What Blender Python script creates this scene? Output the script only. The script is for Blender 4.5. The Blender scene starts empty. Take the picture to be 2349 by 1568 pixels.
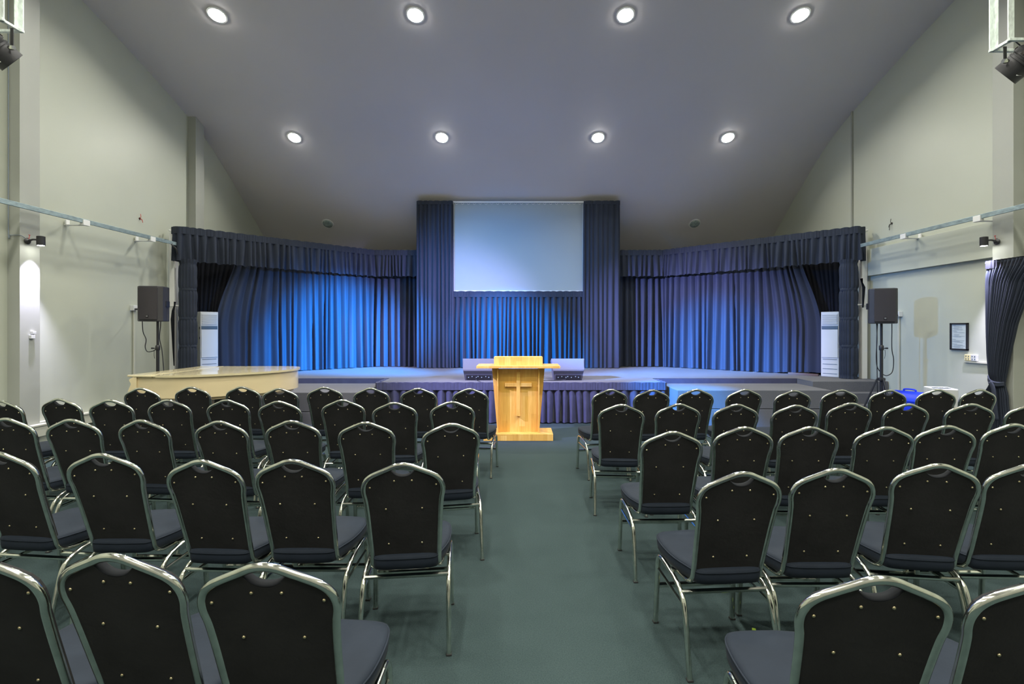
import bpy, bmesh, math, random
from mathutils import Vector, Matrix
random.seed(7)
PI = math.pi
COL = bpy.context.scene.collection
SC = bpy.context.scene

# ------------------------------------------------------------------ camera, world, exposure
F, CX, CY, H = 1109.3, 1189.0, 753.0, 1.54      # 17 mm lens on a 36 mm sensor, eye height 1.54 m
cam_d = bpy.data.cameras.new('camera'); cam = bpy.data.objects.new('camera', cam_d); COL.objects.link(cam)
cam_d.lens = 17.0; cam_d.sensor_width = 36.0
cam_d.shift_x = -(CX - 1174.5) / 2349; cam_d.shift_y = -(784 - CY) / 2349
cam_d.clip_start = 0.05
cam.location = (0, 0, H); cam.rotation_euler = (PI / 2, 0, 0)
SC.camera = cam
w = bpy.data.worlds.new('world'); SC.world = w; w.use_nodes = True
w.node_tree.nodes['Background'].inputs[0].default_value = (0.5, 0.55, 0.6, 1)
w.node_tree.nodes['Background'].inputs[1].default_value = 0.05
SC.view_settings.view_transform = 'Standard'; SC.view_settings.look = 'None'
SC.view_settings.gamma = 1; SC.view_settings.use_curve_mapping = False
SC.view_settings.exposure = 0.0
LAMP_W = 42.0          # one ceiling downlight
LAMP_COL = (1.0, 0.98, 0.87)


def px(x, y, d):
    """point seen at photo pixel x, y at depth d"""
    return Vector(((x - CX) * d / F, d, H - (y - CY) * d / F))


def aim(o, target):
    o.rotation_euler = (Vector(target) - Vector(o.location)).to_track_quat('-Z', 'Y').to_euler()


def spot(name, loc, target, watts, col, deg, blend=0.6, r=0.06):
    d = bpy.data.lights.new(name, 'SPOT'); d.energy = watts; d.color = col
    d.spot_size = math.radians(deg); d.spot_blend = blend; d.shadow_soft_size = r
    o = bpy.data.objects.new(name, d); COL.objects.link(o); o.location = loc; aim(o, target)
    return o


BLUE = (0.0, 0.30, 1.0)
LAV = (0.42, 0.42, 1.0)
# coloured stage washes, hung from the lighting trusses near the side walls and over the hall
spot('stage_wash', (-4.9, 4.9, 3.95), (4.2, 10.2, 0.7), 42000, BLUE, 18, 1.0)
spot('stage_wash', (-4.9, 4.9, 3.95), (5.6, 8.6, 1.0), 2200, (0.10, 0.36, 1.0), 28, 1.0)
spot('stage_wash', (4.7, 4.9, 3.9), (-3.85, 10.4, 1.15), 82000, BLUE, 18.5, 1.0)
spot('stage_wash', (4.7, 4.9, 3.9), (-4.3, 10.2, 1.1), 8000, BLUE, 24, 1.0)
spot('stage_wash', (-4.9, 4.9, 3.95), (-0.1, 10.6, 1.1), 38000, BLUE, 20, 1.0)
spot('stage_wash', (-4.9, 4.9, 3.95), (-0.4, 10.6, 2.2), 3000, BLUE, 40, 1.0)
spot('stage_wash', (-2.0, 4.6, 5.9), (2.6, 7.6, 0.35), 22000, BLUE, 13, 0.8)
spot('stage_wash', (-4.9, 4.9, 3.95), (-2.9, 10.9, 1.2), 4500, LAV, 17, 1.0)
spot('stage_wash', (-4.9, 4.9, 3.95), (0.2, 7.9, 0.45), 5200, LAV, 34, 1.0)
spot('stage_wash', (-4.9, 4.9, 3.95), (3.7, 10.2, 1.3), 17000, LAV, 25, 1.0)
spot('stage_wash', (3.4, 4.6, 5.6), (-0.8, 8.6, 0.7), 2400, LAV, 50, 1.0)
spot('stage_wash', (4.7, 4.9, 3.9), (-2.4, 10.8, 1.4), 7000, LAV, 30, 1.0)

# ------------------------------------------------------------------ materials


def mat(name, base, rough=0.6, metal=0.0, spec=0.5, vary=0.0, scale=8.0, bump=0.0, bscale=200.0, sheen=0.0,
        coat=0.0, emit=None, stretch=None):
    m = bpy.data.materials.new(name); m.use_nodes = True
    nt = m.node_tree; b = nt.nodes['Principled BSDF']
    b.inputs['Base Color'].default_value = (*base, 1); b.inputs['Roughness'].default_value = rough
    b.inputs['Metallic'].default_value = metal; b.inputs['Specular IOR Level'].default_value = spec
    b.inputs['Sheen Weight'].default_value = sheen; b.inputs['Coat Weight'].default_value = coat
    b.inputs['Coat Roughness'].default_value = 0.08
    tc = nt.nodes.new('ShaderNodeTexCoord')
    src = tc.outputs['Object']
    if stretch:
        mp = nt.nodes.new('ShaderNodeMapping'); mp.inputs['Scale'].default_value = stretch
        nt.links.new(src, mp.inputs['Vector']); src = mp.outputs['Vector']
    if vary:
        n = nt.nodes.new('ShaderNodeTexNoise'); n.inputs['Scale'].default_value = scale; n.inputs['Detail'].default_value = 5
        nt.links.new(src, n.inputs['Vector'])
        r = nt.nodes.new('ShaderNodeValToRGB')
        r.color_ramp.elements[0].position = 0.3; r.color_ramp.elements[1].position = 0.7
        r.color_ramp.elements[0].color = (*[c * (1 - vary) for c in base], 1)
        r.color_ramp.elements[1].color = (*[min(1, c * (1 + vary)) for c in base], 1)
        nt.links.new(n.outputs['Fac'], r.inputs['Fac']); nt.links.new(r.outputs['Color'], b.inputs['Base Color'])
    if bump:
        n2 = nt.nodes.new('ShaderNodeTexNoise'); n2.inputs['Scale'].default_value = bscale; n2.inputs['Detail'].default_value = 3
        nt.links.new(src, n2.inputs['Vector'])
        bp = nt.nodes.new('ShaderNodeBump'); bp.inputs['Strength'].default_value = bump; bp.inputs['Distance'].default_value = 0.01
        nt.links.new(n2.outputs['Fac'], bp.inputs['Height']); nt.links.new(bp.outputs['Normal'], b.inputs['Normal'])
    if emit:
        b.inputs['Emission Color'].default_value = (*emit[0], 1); b.inputs['Emission Strength'].default_value = emit[1]
    return m


M = {}
M['wall'] = mat('wall_paint', (0.455, 0.475, 0.40), 0.46, spec=0.35, vary=0.035, scale=0.7, bump=0.04, bscale=3)
M['wall_low'] = mat('column_paint', (0.35, 0.36, 0.32), 0.5, vary=0.03, scale=2, bump=0.08, bscale=9)
M['ceil'] = mat('ceiling_paint', (0.62, 0.585, 0.585), 0.6, vary=0.03, scale=0.5)
M['rear'] = mat('rear_wall_paint', (0.28, 0.28, 0.25), 0.6)


def carpet(name, a, b_, sc=260.0):
    m = mat(name, a, 0.95, spec=0.1, bump=0.5, bscale=sc)
    nt = m.node_tree; bs = nt.nodes['Principled BSDF']; tc = nt.nodes['Texture Coordinate']
    n1 = nt.nodes.new('ShaderNodeTexNoise'); n1.inputs['Scale'].default_value = 1.3; n1.inputs['Detail'].default_value = 6
    n2 = nt.nodes.new('ShaderNodeTexNoise'); n2.inputs['Scale'].default_value = 170; n2.inputs['Detail'].default_value = 2
    nt.links.new(tc.outputs['Object'], n1.inputs['Vector']); nt.links.new(tc.outputs['Object'], n2.inputs['Vector'])
    ad = nt.nodes.new('ShaderNodeMath'); ad.operation = 'MULTIPLY_ADD'; ad.inputs[1].default_value = 0.75; ad.inputs[2].default_value = 0.12
    nt.links.new(n2.outputs['Fac'], ad.inputs[0])
    ad2 = nt.nodes.new('ShaderNodeMath'); ad2.operation = 'MULTIPLY_ADD'; ad2.inputs[1].default_value = 0.35
    nt.links.new(n1.outputs['Fac'], ad2.inputs[0]); nt.links.new(ad.outputs[0], ad2.inputs[2])
    r = nt.nodes.new('ShaderNodeValToRGB'); r.color_ramp.elements[0].position = 0.35; r.color_ramp.elements[1].position = 0.9
    r.color_ramp.elements[0].color = (*a, 1); r.color_ramp.elements[1].color = (*b_, 1)
    nt.links.new(ad2.outputs[0], r.inputs['Fac']); nt.links.new(r.outputs['Color'], bs.inputs['Base Color'])
    return m


M['floor'] = carpet('green_grey_carpet', (0.020, 0.034, 0.035), (0.049, 0.072, 0.073))
M['stage'] = carpet('grey_stage_carpet', (0.10, 0.10, 0.105), (0.175, 0.175, 0.185), 180)
M['drape'] = mat('black_blue_drape', (0.030, 0.037, 0.055), 0.75, spec=0.2, vary=0.12, scale=6, sheen=0.03, stretch=(1, 1, 0.1))
M['drape_black_shaded'] = mat('black_and_shaded_drape', (0.012, 0.013, 0.018), 0.85, spec=0.15, vary=0.1)  # black cloth; on the side curtains the colour also carries their shade
M['skirt'] = mat('slate_skirt_cloth', (0.06, 0.062, 0.10), 0.75, spec=0.2, vary=0.1, scale=10, sheen=0.03)
M['screen'] = mat('grey_screen_fabric', (0.34, 0.37, 0.36), 0.85, spec=0.15)
M['white'] = mat('white_paint', (0.72, 0.72, 0.70), 0.45)
M['plastic_white'] = mat('white_plastic', (0.60, 0.61, 0.60), 0.35)
M['cream_plastic'] = mat('cream_socket', (0.72, 0.63, 0.34), 0.4)
M['ac_grey'] = mat('grey_display_strip', (0.07, 0.10, 0.13), 0.3)
M['black'] = mat('black_metal', (0.018, 0.018, 0.02), 0.4, spec=0.5)
M['black_plastic'] = mat('black_plastic', (0.035, 0.034, 0.037), 0.5, vary=0.1, bump=0.1, bscale=300)
M['grille'] = mat('speaker_grille', (0.045, 0.04, 0.045), 0.55, metal=0.3, bump=0.6, bscale=500)
M['rubber'] = mat('black_rubber', (0.02, 0.02, 0.02), 0.8)
M['chrome'] = mat('chrome', (0.74, 0.75, 0.67), 0.12, metal=1.0, vary=0.12, scale=30, bump=0.03, bscale=25)
M['seat'] = mat('black_seat_fabric', (0.017, 0.023, 0.034), 0.65, spec=0.12, vary=0.12, scale=7, bump=0.06, bscale=40, sheen=0.02)
M['panel'] = mat('black_back_fabric', (0.025, 0.0245, 0.025), 0.85, spec=0.2, vary=0.25, scale=5, bump=0.1, bscale=60)
M['brass'] = mat('brass_stud', (0.75, 0.62, 0.38), 0.3, metal=1.0)
M['grey_trim'] = mat('grey_handle_plastic', (0.012, 0.0135, 0.016), 0.7, spec=0.1)
M['galv'] = mat('galvanised_steel', (0.25, 0.32, 0.33), 0.5, metal=0.4, vary=0.25, scale=35, stretch=(1, 0.4, 1))
M['truss'] = mat('bright_galvanised_truss', (0.75, 0.82, 0.77), 0.5, metal=0.15, vary=0.2, scale=40, stretch=(1, 1, 0.4))
M['piano'] = mat('cream_piano_lacquer', (0.80, 0.66, 0.40), 0.25, coat=0.5)
M['piano_lid'] = mat('cream_lid_lacquer', (0.70, 0.61, 0.38), 0.22, coat=0.7)
M['dark'] = mat('dark_gap', (0.03, 0.025, 0.02), 0.8)
M['blue'] = mat('blue_bin_plastic', (0.004, 0.03, 0.62), 0.4)
M['paper'] = mat('printed_paper', (0.55, 0.62, 0.66), 0.6)
M['ink'] = mat('grey_print', (0.22, 0.26, 0.30), 0.7)
M['monitor'] = mat('grey_monitor_cabinet', (0.09, 0.09, 0.11), 0.6, bump=0.2, bscale=250)
M['lens_off'] = mat('unlit_lens', (0.30, 0.37, 0.36), 0.2, vary=0.3, scale=20)
M['lens_on'] = mat('lit_lens', (1, 1, 1), 0.5, emit=((1.0, 1.0, 0.93), 72.0))
M['red'] = mat('red_wire', (0.55, 0.03, 0.02), 0.5)
M['leaf'] = mat('yellow_green_paper', (0.55, 0.80, 0.08), 0.7)
M['duct'] = mat('skirting_duct_plastic', (0.52, 0.52, 0.44), 0.4)


def wood(name):
    m = mat(name, (0.8, 0.5, 0.13), 0.32, coat=0.25)
    nt = m.node_tree; b = nt.nodes['Principled BSDF']; tc = nt.nodes['Texture Coordinate']
    mp = nt.nodes.new('ShaderNodeMapping'); mp.inputs['Scale'].default_value = (1, 1, 1)
    nt.links.new(tc.outputs['Object'], mp.inputs['Vector'])
    sx = nt.nodes.new('ShaderNodeSeparateXYZ'); nt.links.new(mp.outputs['Vector'], sx.inputs[0])

    def mth(op, a, bb, c=None):
        n = nt.nodes.new('ShaderNodeMath'); n.operation = op
        for i, v in enumerate((a, bb, c)):
            if v is None: continue
            if hasattr(v, 'links'): nt.links.new(v, n.inputs[i])
            else: n.inputs[i].default_value = v
        return n.outputs[0]
    s = mth('FLOOR', mth('MULTIPLY', mth('ADD', sx.outputs['X'], sx.outputs['Y']), 12.5), 0)
    off = mth('MULTIPLY', s, 0.37)
    t = mth('FLOOR', mth('MULTIPLY_ADD', sx.outputs['Z'], 1.5, off), 0)
    cmb = nt.nodes.new('ShaderNodeCombineXYZ'); nt.links.new(s, cmb.inputs[0]); nt.links.new(t, cmb.inputs[1])
    wn = nt.nodes.new('ShaderNodeTexWhiteNoise'); nt.links.new(cmb.outputs[0], wn.inputs['Vector'])
    n = nt.nodes.new('ShaderNodeTexNoise'); n.inputs['Scale'].default_value = 14; n.inputs['Detail'].default_value = 6
    mp2 = nt.nodes.new('ShaderNodeMapping'); mp2.inputs['Scale'].default_value = (4, 4, 0.35)
    nt.links.new(tc.outputs['Object'], mp2.inputs['Vector']); nt.links.new(mp2.outputs['Vector'], n.inputs['Vector'])
    f = mth('MULTIPLY_ADD', n.outputs['Fac'], 0.65, mth('MULTIPLY', wn.outputs['Value'], 0.35))
    r = nt.nodes.new('ShaderNodeValToRGB')
    r.color_ramp.elements[0].position = 0.15; r.color_ramp.elements[0].color = (0.60, 0.31, 0.05, 1)
    r.color_ramp.elements[1].position = 0.85; r.color_ramp.elements[1].color = (0.90, 0.60, 0.17, 1)
    e = r.color_ramp.elements.new(0.5); e.color = (0.78, 0.45, 0.085, 1)
    nt.links.new(f, r.inputs['Fac']); nt.links.new(r.outputs['Color'], b.inputs['Base Color'])
    return m


M['wood'] = wood('golden_laminated_timber')
M['wood_dark'] = mat('brown_board', (0.09, 0.05, 0.025), 0.5)

# ------------------------------------------------------------------ mesh helpers


def new(name, bm, m, parent=None, smooth=False, angle=None):
    bmesh.ops.recalc_face_normals(bm, faces=bm.faces)
    me = bpy.data.meshes.new(name); bm.to_mesh(me); bm.free()
    for mm in (m if isinstance(m, (list, tuple)) else [m]): me.materials.append(mm)
    if smooth:
        me.polygons.foreach_set('use_smooth', [True] * len(me.polygons))
        if angle is not None: me.set_sharp_from_angle(angle=math.radians(angle))
    o = bpy.data.objects.new(name, me); COL.objects.link(o)
    if parent is not None: o.parent = parent
    return o


def B(): return bmesh.new()


def box(bm, c, s, bev=0.0, rot=None, seg=2, taper=None):
    """box centred at c, size s; taper=(sx, sy) scales its top"""
    t = bmesh.new(); bmesh.ops.create_cube(t, size=1.0)
    for v in t.verts:
        k = (1, 1)
        if taper and v.co.z > 0: k = taper
        v.co = Vector((v.co.x * s[0] * k[0], v.co.y * s[1] * k[1], v.co.z * s[2]))
    if bev: bmesh.ops.bevel(t, geom=t.edges[:], offset=bev, segments=seg, affect='EDGES', profile=0.6)
    R = rot if rot is not None else Matrix.Identity(3)
    merge(bm, t, lambda p: Vector(c) + R @ p)


def merge(bm, t, f):
    mp = {v: bm.verts.new(f(v.co)) for v in t.verts}
    for fa in t.faces: bm.faces.new([mp[v] for v in fa.verts])
    t.free()


def rz(a): return Matrix.Rotation(a, 3, 'Z')


def smooth_path(pts, n=6, closed=False):
    P = [Vector(p) for p in pts]; out = []
    N = len(P); rng = range(N if closed else N - 1)
    for i in rng:
        if closed: a, b, c, d = P[i - 1], P[i], P[(i + 1) % N], P[(i + 2) % N]
        else: a, b, c, d = P[max(i - 1, 0)], P[i], P[i + 1], P[min(i + 2, N - 1)]
        for k in range(n):
            t = k / n
            out.append(0.5 * ((2 * b) + (c - a) * t + (2 * a - 5 * b + 4 * c - d) * t * t + (3 * b - a - 3 * c + d) * t ** 3))
    if not closed: out.append(P[-1])
    return out


def tube(bm, pts, r, seg=8, closed=False, r2=None, ref=None, square=False):
    """sweep a round (or rounded-square) section along pts; r across, r2 the other way"""
    P = [Vector(p) for p in pts]; N = len(P); r2 = r2 or r
    rings = []; up = None
    for i in range(N):
        if closed: tg = (P[(i + 1) % N] - P[i - 1])
        else: tg = P[min(i + 1, N - 1)] - P[max(i - 1, 0)]
        tg.normalize()
        if ref is not None: u = Vector(ref) - tg * Vector(ref).dot(tg)
        elif up is None:
            u = Vector((0, 0, 1)) if abs(tg.z) < 0.9 else Vector((1, 0, 0)); u = u - tg * u.dot(tg)
        else: u = up - tg * up.dot(tg)
        u.normalize(); up = u; v = tg.cross(u)
        ring = []
        for k in range(seg):
            a = 2 * PI * (k + 0.5) / seg; ca, sa = math.cos(a), math.sin(a)
            if square:
                q = 1 / max(abs(ca), abs(sa)) * 0.86 + 0.14; ca *= q; sa *= q
            ring.append(bm.verts.new(P[i] + u * (r * ca) + v * (r2 * sa)))
        rings.append(ring)
    for i in range(N if closed else N - 1):
        a, b = rings[i], rings[(i + 1) % N]
        for k in range(seg):
            bm.faces.new((a[k], a[(k + 1) % seg], b[(k + 1) % seg], b[k]))
    if not closed:
        bm.faces.new(rings[0][::-1]); bm.faces.new(rings[-1])


def lathe(bm, prof, seg=20, mtx=None, cap=True):
    """prof = [(r, z)...] about z; mtx maps to place"""
    f = (lambda p: mtx @ p) if mtx is not None else (lambda p: p)
    rings = []
    for r, z in prof:
        rings.append([bm.verts.new(f(Vector((r * math.cos(2 * PI * k / seg), r * math.sin(2 * PI * k / seg), z)))) for k in range(seg)])
    for a, b in zip(rings, rings[1:]):
        for k in range(seg): bm.faces.new((a[k], a[(k + 1) % seg], b[(k + 1) % seg], b[k]))
    if cap:
        bm.faces.new(rings[0][::-1]); bm.faces.new(rings[-1])


def prism(bm, pts, z0, z1, f=None, bev=0.0, seg=2):
    t = bmesh.new()
    a = [t.verts.new((p[0], p[1], z0)) for p in pts]; b = [t.verts.new((p[0], p[1], z1)) for p in pts]
    n = len(pts)
    t.faces.new(a[::-1]); t.faces.new(b)
    for i in range(n): t.faces.new((a[i], a[(i + 1) % n], b[(i + 1) % n], b[i]))
    if bev:
        es = [e for e in t.edges if abs(e.verts[0].co.z - e.verts[1].co.z) < 1e-6]
        bmesh.ops.bevel(t, geom=es, offset=bev, segments=seg, affect='EDGES', profile=0.5)
    merge(bm, t, f or (lambda p: Vector(p)))


def grid(bm, fn, nu, nv):
    V = [[bm.verts.new(fn(i / nu, j / nv)) for j in range(nv + 1)] for i in range(nu + 1)]
    for i in range(nu):
        for j in range(nv): bm.faces.new((V[i][j], V[i + 1][j], V[i + 1][j + 1], V[i][j + 1]))
    return V


def tag(o, label, cat, group=None):
    o['label'] = label; o['category'] = cat
    if group: o['group'] = group
    return o


def thing(name, label, cat, loc=(0, 0, 0), rot=0.0, group=None):
    o = bpy.data.objects.new(name, None); COL.objects.link(o); o.empty_display_size = 0.1
    o.location = loc; o.rotation_euler = (0, 0, rot)
    return tag(o, label, cat, group)


def struct(name, bm, m, smooth=False, angle=None):
    o = new(name, bm, m, None, smooth, angle); o['kind'] = 'structure'; return o


def copy_tree(o, parent=None):
    c = o.copy(); COL.objects.link(c); c.parent = parent
    for ch in list(o.children): copy_tree(ch, c)
    return c


# ------------------------------------------------------------------ room shell
WX = 6.12          # side walls
YB, YR = 12.3, -3.8
bm = B(); box(bm, (0, (YB + YR) / 2, -0.05), (2 * WX + 0.6, YB - YR + 0.4, 0.1)); struct('floor', bm, M['floor'])
CEIL = smooth_path([(0, -4.2, 7.42), (0, 0, 7.22), (0, 3, 6.93), (0, 5, 6.60), (0, 6.81, 6.13), (0, 7.9, 5.82), (0, 8.9, 5.48),
                    (0, 9.5, 5.22), (0, 10.05, 4.88), (0, 10.6, 4.50), (0, 11.35, 3.95), (0, 12.5, 3.05)], 8)


def ceil_z(y):
    for a, b in zip(CEIL, CEIL[1:]):
        if a.y <= y <= b.y: return a.z + (b.z - a.z) * (y - a.y) / (b.y - a.y)
    return CEIL[-1].z


bm = B()
lo = [[bm.verts.new((x, p.y, p.z)) for p in CEIL] for x in (-WX - 0.3, WX + 0.3)]
hi = [[bm.verts.new((x, p.y, p.z + 0.15)) for p in CEIL] for x in (-WX - 0.3, WX + 0.3)]
n = len(CEIL)
for i in range(n - 1):
    bm.faces.new((lo[0][i], lo[1][i], lo[1][i + 1], lo[0][i + 1])); bm.faces.new((hi[0][i], hi[0][i + 1], hi[1][i + 1], hi[1][i]))
    for s in (0, 1): bm.faces.new((lo[s][i], lo[s][i + 1], hi[s][i + 1], hi[s][i]))
struct('ceiling', bm, M['ceil'], True, 30)
for s, nm in ((-1, 'left'), (1, 'right')):
    bm = B(); box(bm, (s * (WX + 0.1), (YB + YR) / 2, 3.75), (0.2, YB - YR + 0.4, 7.7)); struct('wall_' + nm, bm, M['wall'])
bm = B(); box(bm, (0, YB + 0.05, 1.9), (2 * WX, 0.1, 3.9)); struct('wall_back', bm, M['ceil'])
bm = B(); box(bm, (0, YR - 0.05, 3.75), (2 * WX, 0.1, 7.6)); struct('wall_rear', bm, M['rear'])
# columns: near pair protrude from the side walls, one more far on the left
FX = 5.97
k = 1


def column(s, y0, y1, fx=FX, z1=None):
    global k
    bm = B(); zt = z1 or ceil_z(y0) + 0.05
    box(bm, (s * (fx + (WX - fx) / 2 + 0.01), (y0 + y1) / 2, zt / 2), (WX - fx + 0.02, y1 - y0, zt), 0.004)
    struct('trim_%d' % k, bm, M['wall_low']); k += 1


column(-1, 5.79, 6.035); column(-1, 8.95, 9.19); column(1, 5.83, 6.09)
column(-1, 2.55, 2.8); column(1, 2.55, 2.8)
column(1, 8.83, 8.86, 6.085)
# bulkhead on the right wall above the notice
bm = B(); box(bm, (WX - 0.03, 7.4, 2.68), (0.07, 2.6, 0.46), 0.003); struct('trim_%d' % k, bm, M['wall']); k += 1
# skirting duct along the left wall: cover and lid strip
for nm, s, y1 in (('left', -1, 7.5), ('right', 1, 7.7)):
    bm = B(); box(bm, (s * (WX - 0.035), (YR + y1) / 2, 0.27), (0.07, y1 - YR, 0.13), 0.004)
    box(bm, (s * (WX - 0.04), (YR + y1) / 2, 0.345), (0.085, y1 - YR, 0.022), 0.004)
    yc = 5.91 if s < 0 else 5.96
    box(bm, (s * (FX - 0.03), yc, 0.27), (0.07, 0.34, 0.13), 0.004)
    box(bm, (s * (FX - 0.035), yc, 0.345), (0.085, 0.35, 0.022), 0.004)
    struct('baseboard_' + nm, bm, M['duct'])
# white steel posts at the ends of the stage opening
for s in (-1, 1):
    bm = B(); box(bm, (s * 6.0, 8.42, 1.93), (0.09, 0.09, 2.52), 0.004); tube(bm, [(s * 5.98, 8.38, 3.22), (s * 6.05, 8.38, 3.24)], 0.02)
    struct('trim_%d' % k, bm, M['white']); k += 1

# ------------------------------------------------------------------ stage
SZ = 0.67
YF = 7.9
XL, XR = -2.24, 2.33
st = thing('stage', 'wide grey carpeted stage with projecting centre apron', 'stage', (0, 9, 0))
bm = B()
out = [(-6.1, 8.45), (XL, 8.45), (XL, YF), (XR, YF), (XR, 8.45), (4.86, 8.45), (4.86, 7.98), (6.1, 7.98), (6.1, 12.0), (-6.1, 12.0)]
prism(bm, [(x, y - 9) for x, y in out], 0.02, SZ, bev=0.006, seg=1)
new('deck', bm, M['stage'], st)


def folds(L, pitch, seed, irr=0.45):
    """irregular fold phase along a length L"""
    r = random.Random(seed); xs = [0.0]
    while xs[-1] < L + pitch: xs.append(xs[-1] + pitch * (1 + irr * (r.random() * 2 - 1)))
    amp = [0.65 + 0.7 * r.random() for _ in xs]
    asym = [r.uniform(-0.5, 0.5) for _ in xs]

    def f(s, p=0.8):
        s = max(0.0, min(L, s)); i = 0
        lo_, hi_ = 0, len(xs) - 1
        while hi_ - lo_ > 1:
            m_ = (lo_ + hi_) // 2
            if xs[m_] <= s: lo_ = m_
            else: hi_ = m_
        i = lo_; t = (s - xs[i]) / (xs[i + 1] - xs[i])
        a = amp[i] * (1 - t) + amp[min(i + 1, len(amp) - 1)] * t
        tt = t + asym[i] * 0.22 * math.sin(2 * PI * t) / (2 * PI) * 2
        return a * (1.9 * abs(math.cos(PI * tt)) ** p - 1.1)
    return f


def path_at(pts):
    P = [Vector((p[0], p[1])) for p in pts]; Ls = [0.0]
    for a, b in zip(P, P[1:]): Ls.append(Ls[-1] + (b - a).length)

    def f(s):
        for i in range(len(P) - 1):
            if s <= Ls[i + 1] or i == len(P) - 2:
                t = (s - Ls[i]) / (Ls[i + 1] - Ls[i]); p = P[i].lerp(P[i + 1], t); d = (P[i + 1] - P[i]).normalized()
                return p, d
    return f, Ls[-1]


def drape(name, pts, z0, z1, m, parent, pitch=0.13, amp=0.04, top_amp=0.3, seed=1, nv=18, step=0.011, band=0.0,
          hem=0.012, shift=None, zfun=None, back=True, irr=0.45, drift=0.25, flip=False):
    """pleated cloth hanging along a plan path; band = flat stitched heading height"""
    pa, L = path_at(pts); f1 = folds(L, pitch, seed, irr); f2 = folds(L, pitch * 2.7, seed + 50); r = random.Random(seed)
    fd = folds(L, pitch * 5, seed + 90)
    nu = int(L / step)
    zs = []
    if band:
        zs = [0.0, band * 0.5, band * 0.92, band, band * 1.12]
    else: zs = [0.0]
    hgt = z1 - z0; b0 = zs[-1]
    for j in range(1, nv + 1): zs.append(b0 + (hgt - b0) * j / nv)

    def fn(u, j):
        dz = zs[j]; s = u * L; v = dz / hgt
        if band and dz < band * 0.95: a = 0.10
        elif band and dz <= band * 1.0: a = 0.05
        else: a = top_amp + (1 - top_amp) * min(1, (v - (band / hgt)) * 1.6 + 0.05)
        q = s + drift * pitch * fd(s) * v
        o = amp * a * (f1(q, 0.75 + 1.15 * v) * 0.8 + 0.35 * f2(s) * v)
        sh = shift(u, v) if shift else (0, 0)
        p, d = pa(s)
        nrm = Vector((d.y, -d.x)) * (-1 if flip else 1)
        ps = p + d * sh[0] + nrm * (o * (1 - sh[1]))
        zz = z1 - dz
        if j == len(zs) - 1: zz += hem * f1(q) * 0.5 + hem * f2(s) * 0.5
        if zfun: zz = zfun(u, v, zz)
        return Vector((ps.x, ps.y, zz))
    bm = B(); V = [[bm.verts.new(fn(i / nu, j)) for j in range(len(zs))] for i in range(nu + 1)]
    for i in range(nu):
        for j in range(len(zs) - 1): bm.faces.new((V[i][j], V[i + 1][j], V[i + 1][j + 1], V[i][j + 1]))
    me_o = new(name, bm, m, parent, True)
    return me_o


def heading(name, pts, z0, z1, m, parent, t=0.02, seed=3):
    """a flat stitched heading band standing slightly proud along a path"""
    pa, L = path_at(pts); f = folds(L, 0.05, seed); bm = B(); nu = int(L / 0.02)

    def fn(i, j, side):
        p, d = pa(L * i / nu); nrm = Vector((d.y, -d.x)); zz = z0 + (z1 - z0) * j / 3
        nrm = nrm if nrm.y < 0.5 else -nrm; q = p + nrm * (t * side + 0.003 * f(L * i / nu))
        return Vector((q.x, q.y, zz + (0.006 * f(L * i / nu * 0.31) if j == 3 else 0)))
    F_ = [[bm.verts.new(fn(i, j, 1)) for j in range(4)] for i in range(nu + 1)]
    K_ = [[bm.verts.new(fn(i, j, -1)) for j in range(4)] for i in range(nu + 1)]
    for i in range(nu):
        for j in range(3):
            bm.faces.new((F_[i][j], F_[i + 1][j], F_[i + 1][j + 1], F_[i][j + 1])); bm.faces.new((K_[i][j], K_[i][j + 1], K_[i + 1][j + 1], K_[i + 1][j]))
        bm.faces.new((F_[i][3], F_[i + 1][3], K_[i + 1][3], K_[i][3])); bm.faces.new((F_[i][0], K_[i][0], K_[i + 1][0], F_[i + 1][0]))
    for j in range(3):
        bm.faces.new((F_[0][j], F_[0][j + 1], K_[0][j + 1], K_[0][j])); bm.faces.new((F_[nu][j], K_[nu][j], K_[nu][j + 1], F_[nu][j + 1]))
    return new(name, bm, m, parent, False)


def rel(pts, o): return [(x - o[0], y - o[1]) for x, y in pts]


# pleated skirt round the apron
sk = thing('stage_skirt', 'slate pleated skirt cloth round the centre apron of the stage', 'stage skirt', (0, YF, 0))
skp = rel([(XL - 0.05, 8.36), (XL - 0.05, YF - 0.055), (XR + 0.05, YF - 0.055), (XR + 0.05, 8.36)], (0, YF))
heading('heading_band', skp, 0.545, SZ - 0.005, M['skirt'], sk, 0.03)
drape('pleated_cloth', skp, 0.012, 0.55, M['skirt'], sk, pitch=0.15, amp=0.066, top_amp=0.5, seed=11, nv=10, irr=0.38, hem=0.010, drift=0.1)
# dark fascia strips either side
for s, x0, x1, lab in ((-1, -6.1, XL - 0.06, 'dark cloth fascia along the stage edge above the left riser'), (1, XR + 0.06, 4.85, 'dark cloth fascia along the stage edge above the right riser')):
    bm = B(); box(bm, ((x0 + x1) / 2, 8.438, (0.585 + SZ) / 2 - 0.004), (x1 - x0, 0.012, SZ - 0.585), 0.002)
    tag(new('stage_fascia', bm, M['skirt']), lab, 'fascia')
# lower carpeted risers in front of the stage


def riser(name, x0, x1, y0, y1, z, label, seam=True):
    t = thing(name, label, 'stage riser', ((x0 + x1) / 2, (y0 + y1) / 2, 0))
    bm = B(); box(bm, (0, 0, z * 0.755), (x1 - x0, y1 - y0, z * 0.49), 0.006, seg=1)
    new('upper_box', bm, M['stage'], t)
    bm = B(); box(bm, (0, 0, z * 0.253), (x1 - x0, y1 - y0, z * 0.49), 0.006, seg=1)
    new('lower_box', bm, M['stage'], t)
    return t


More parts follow.
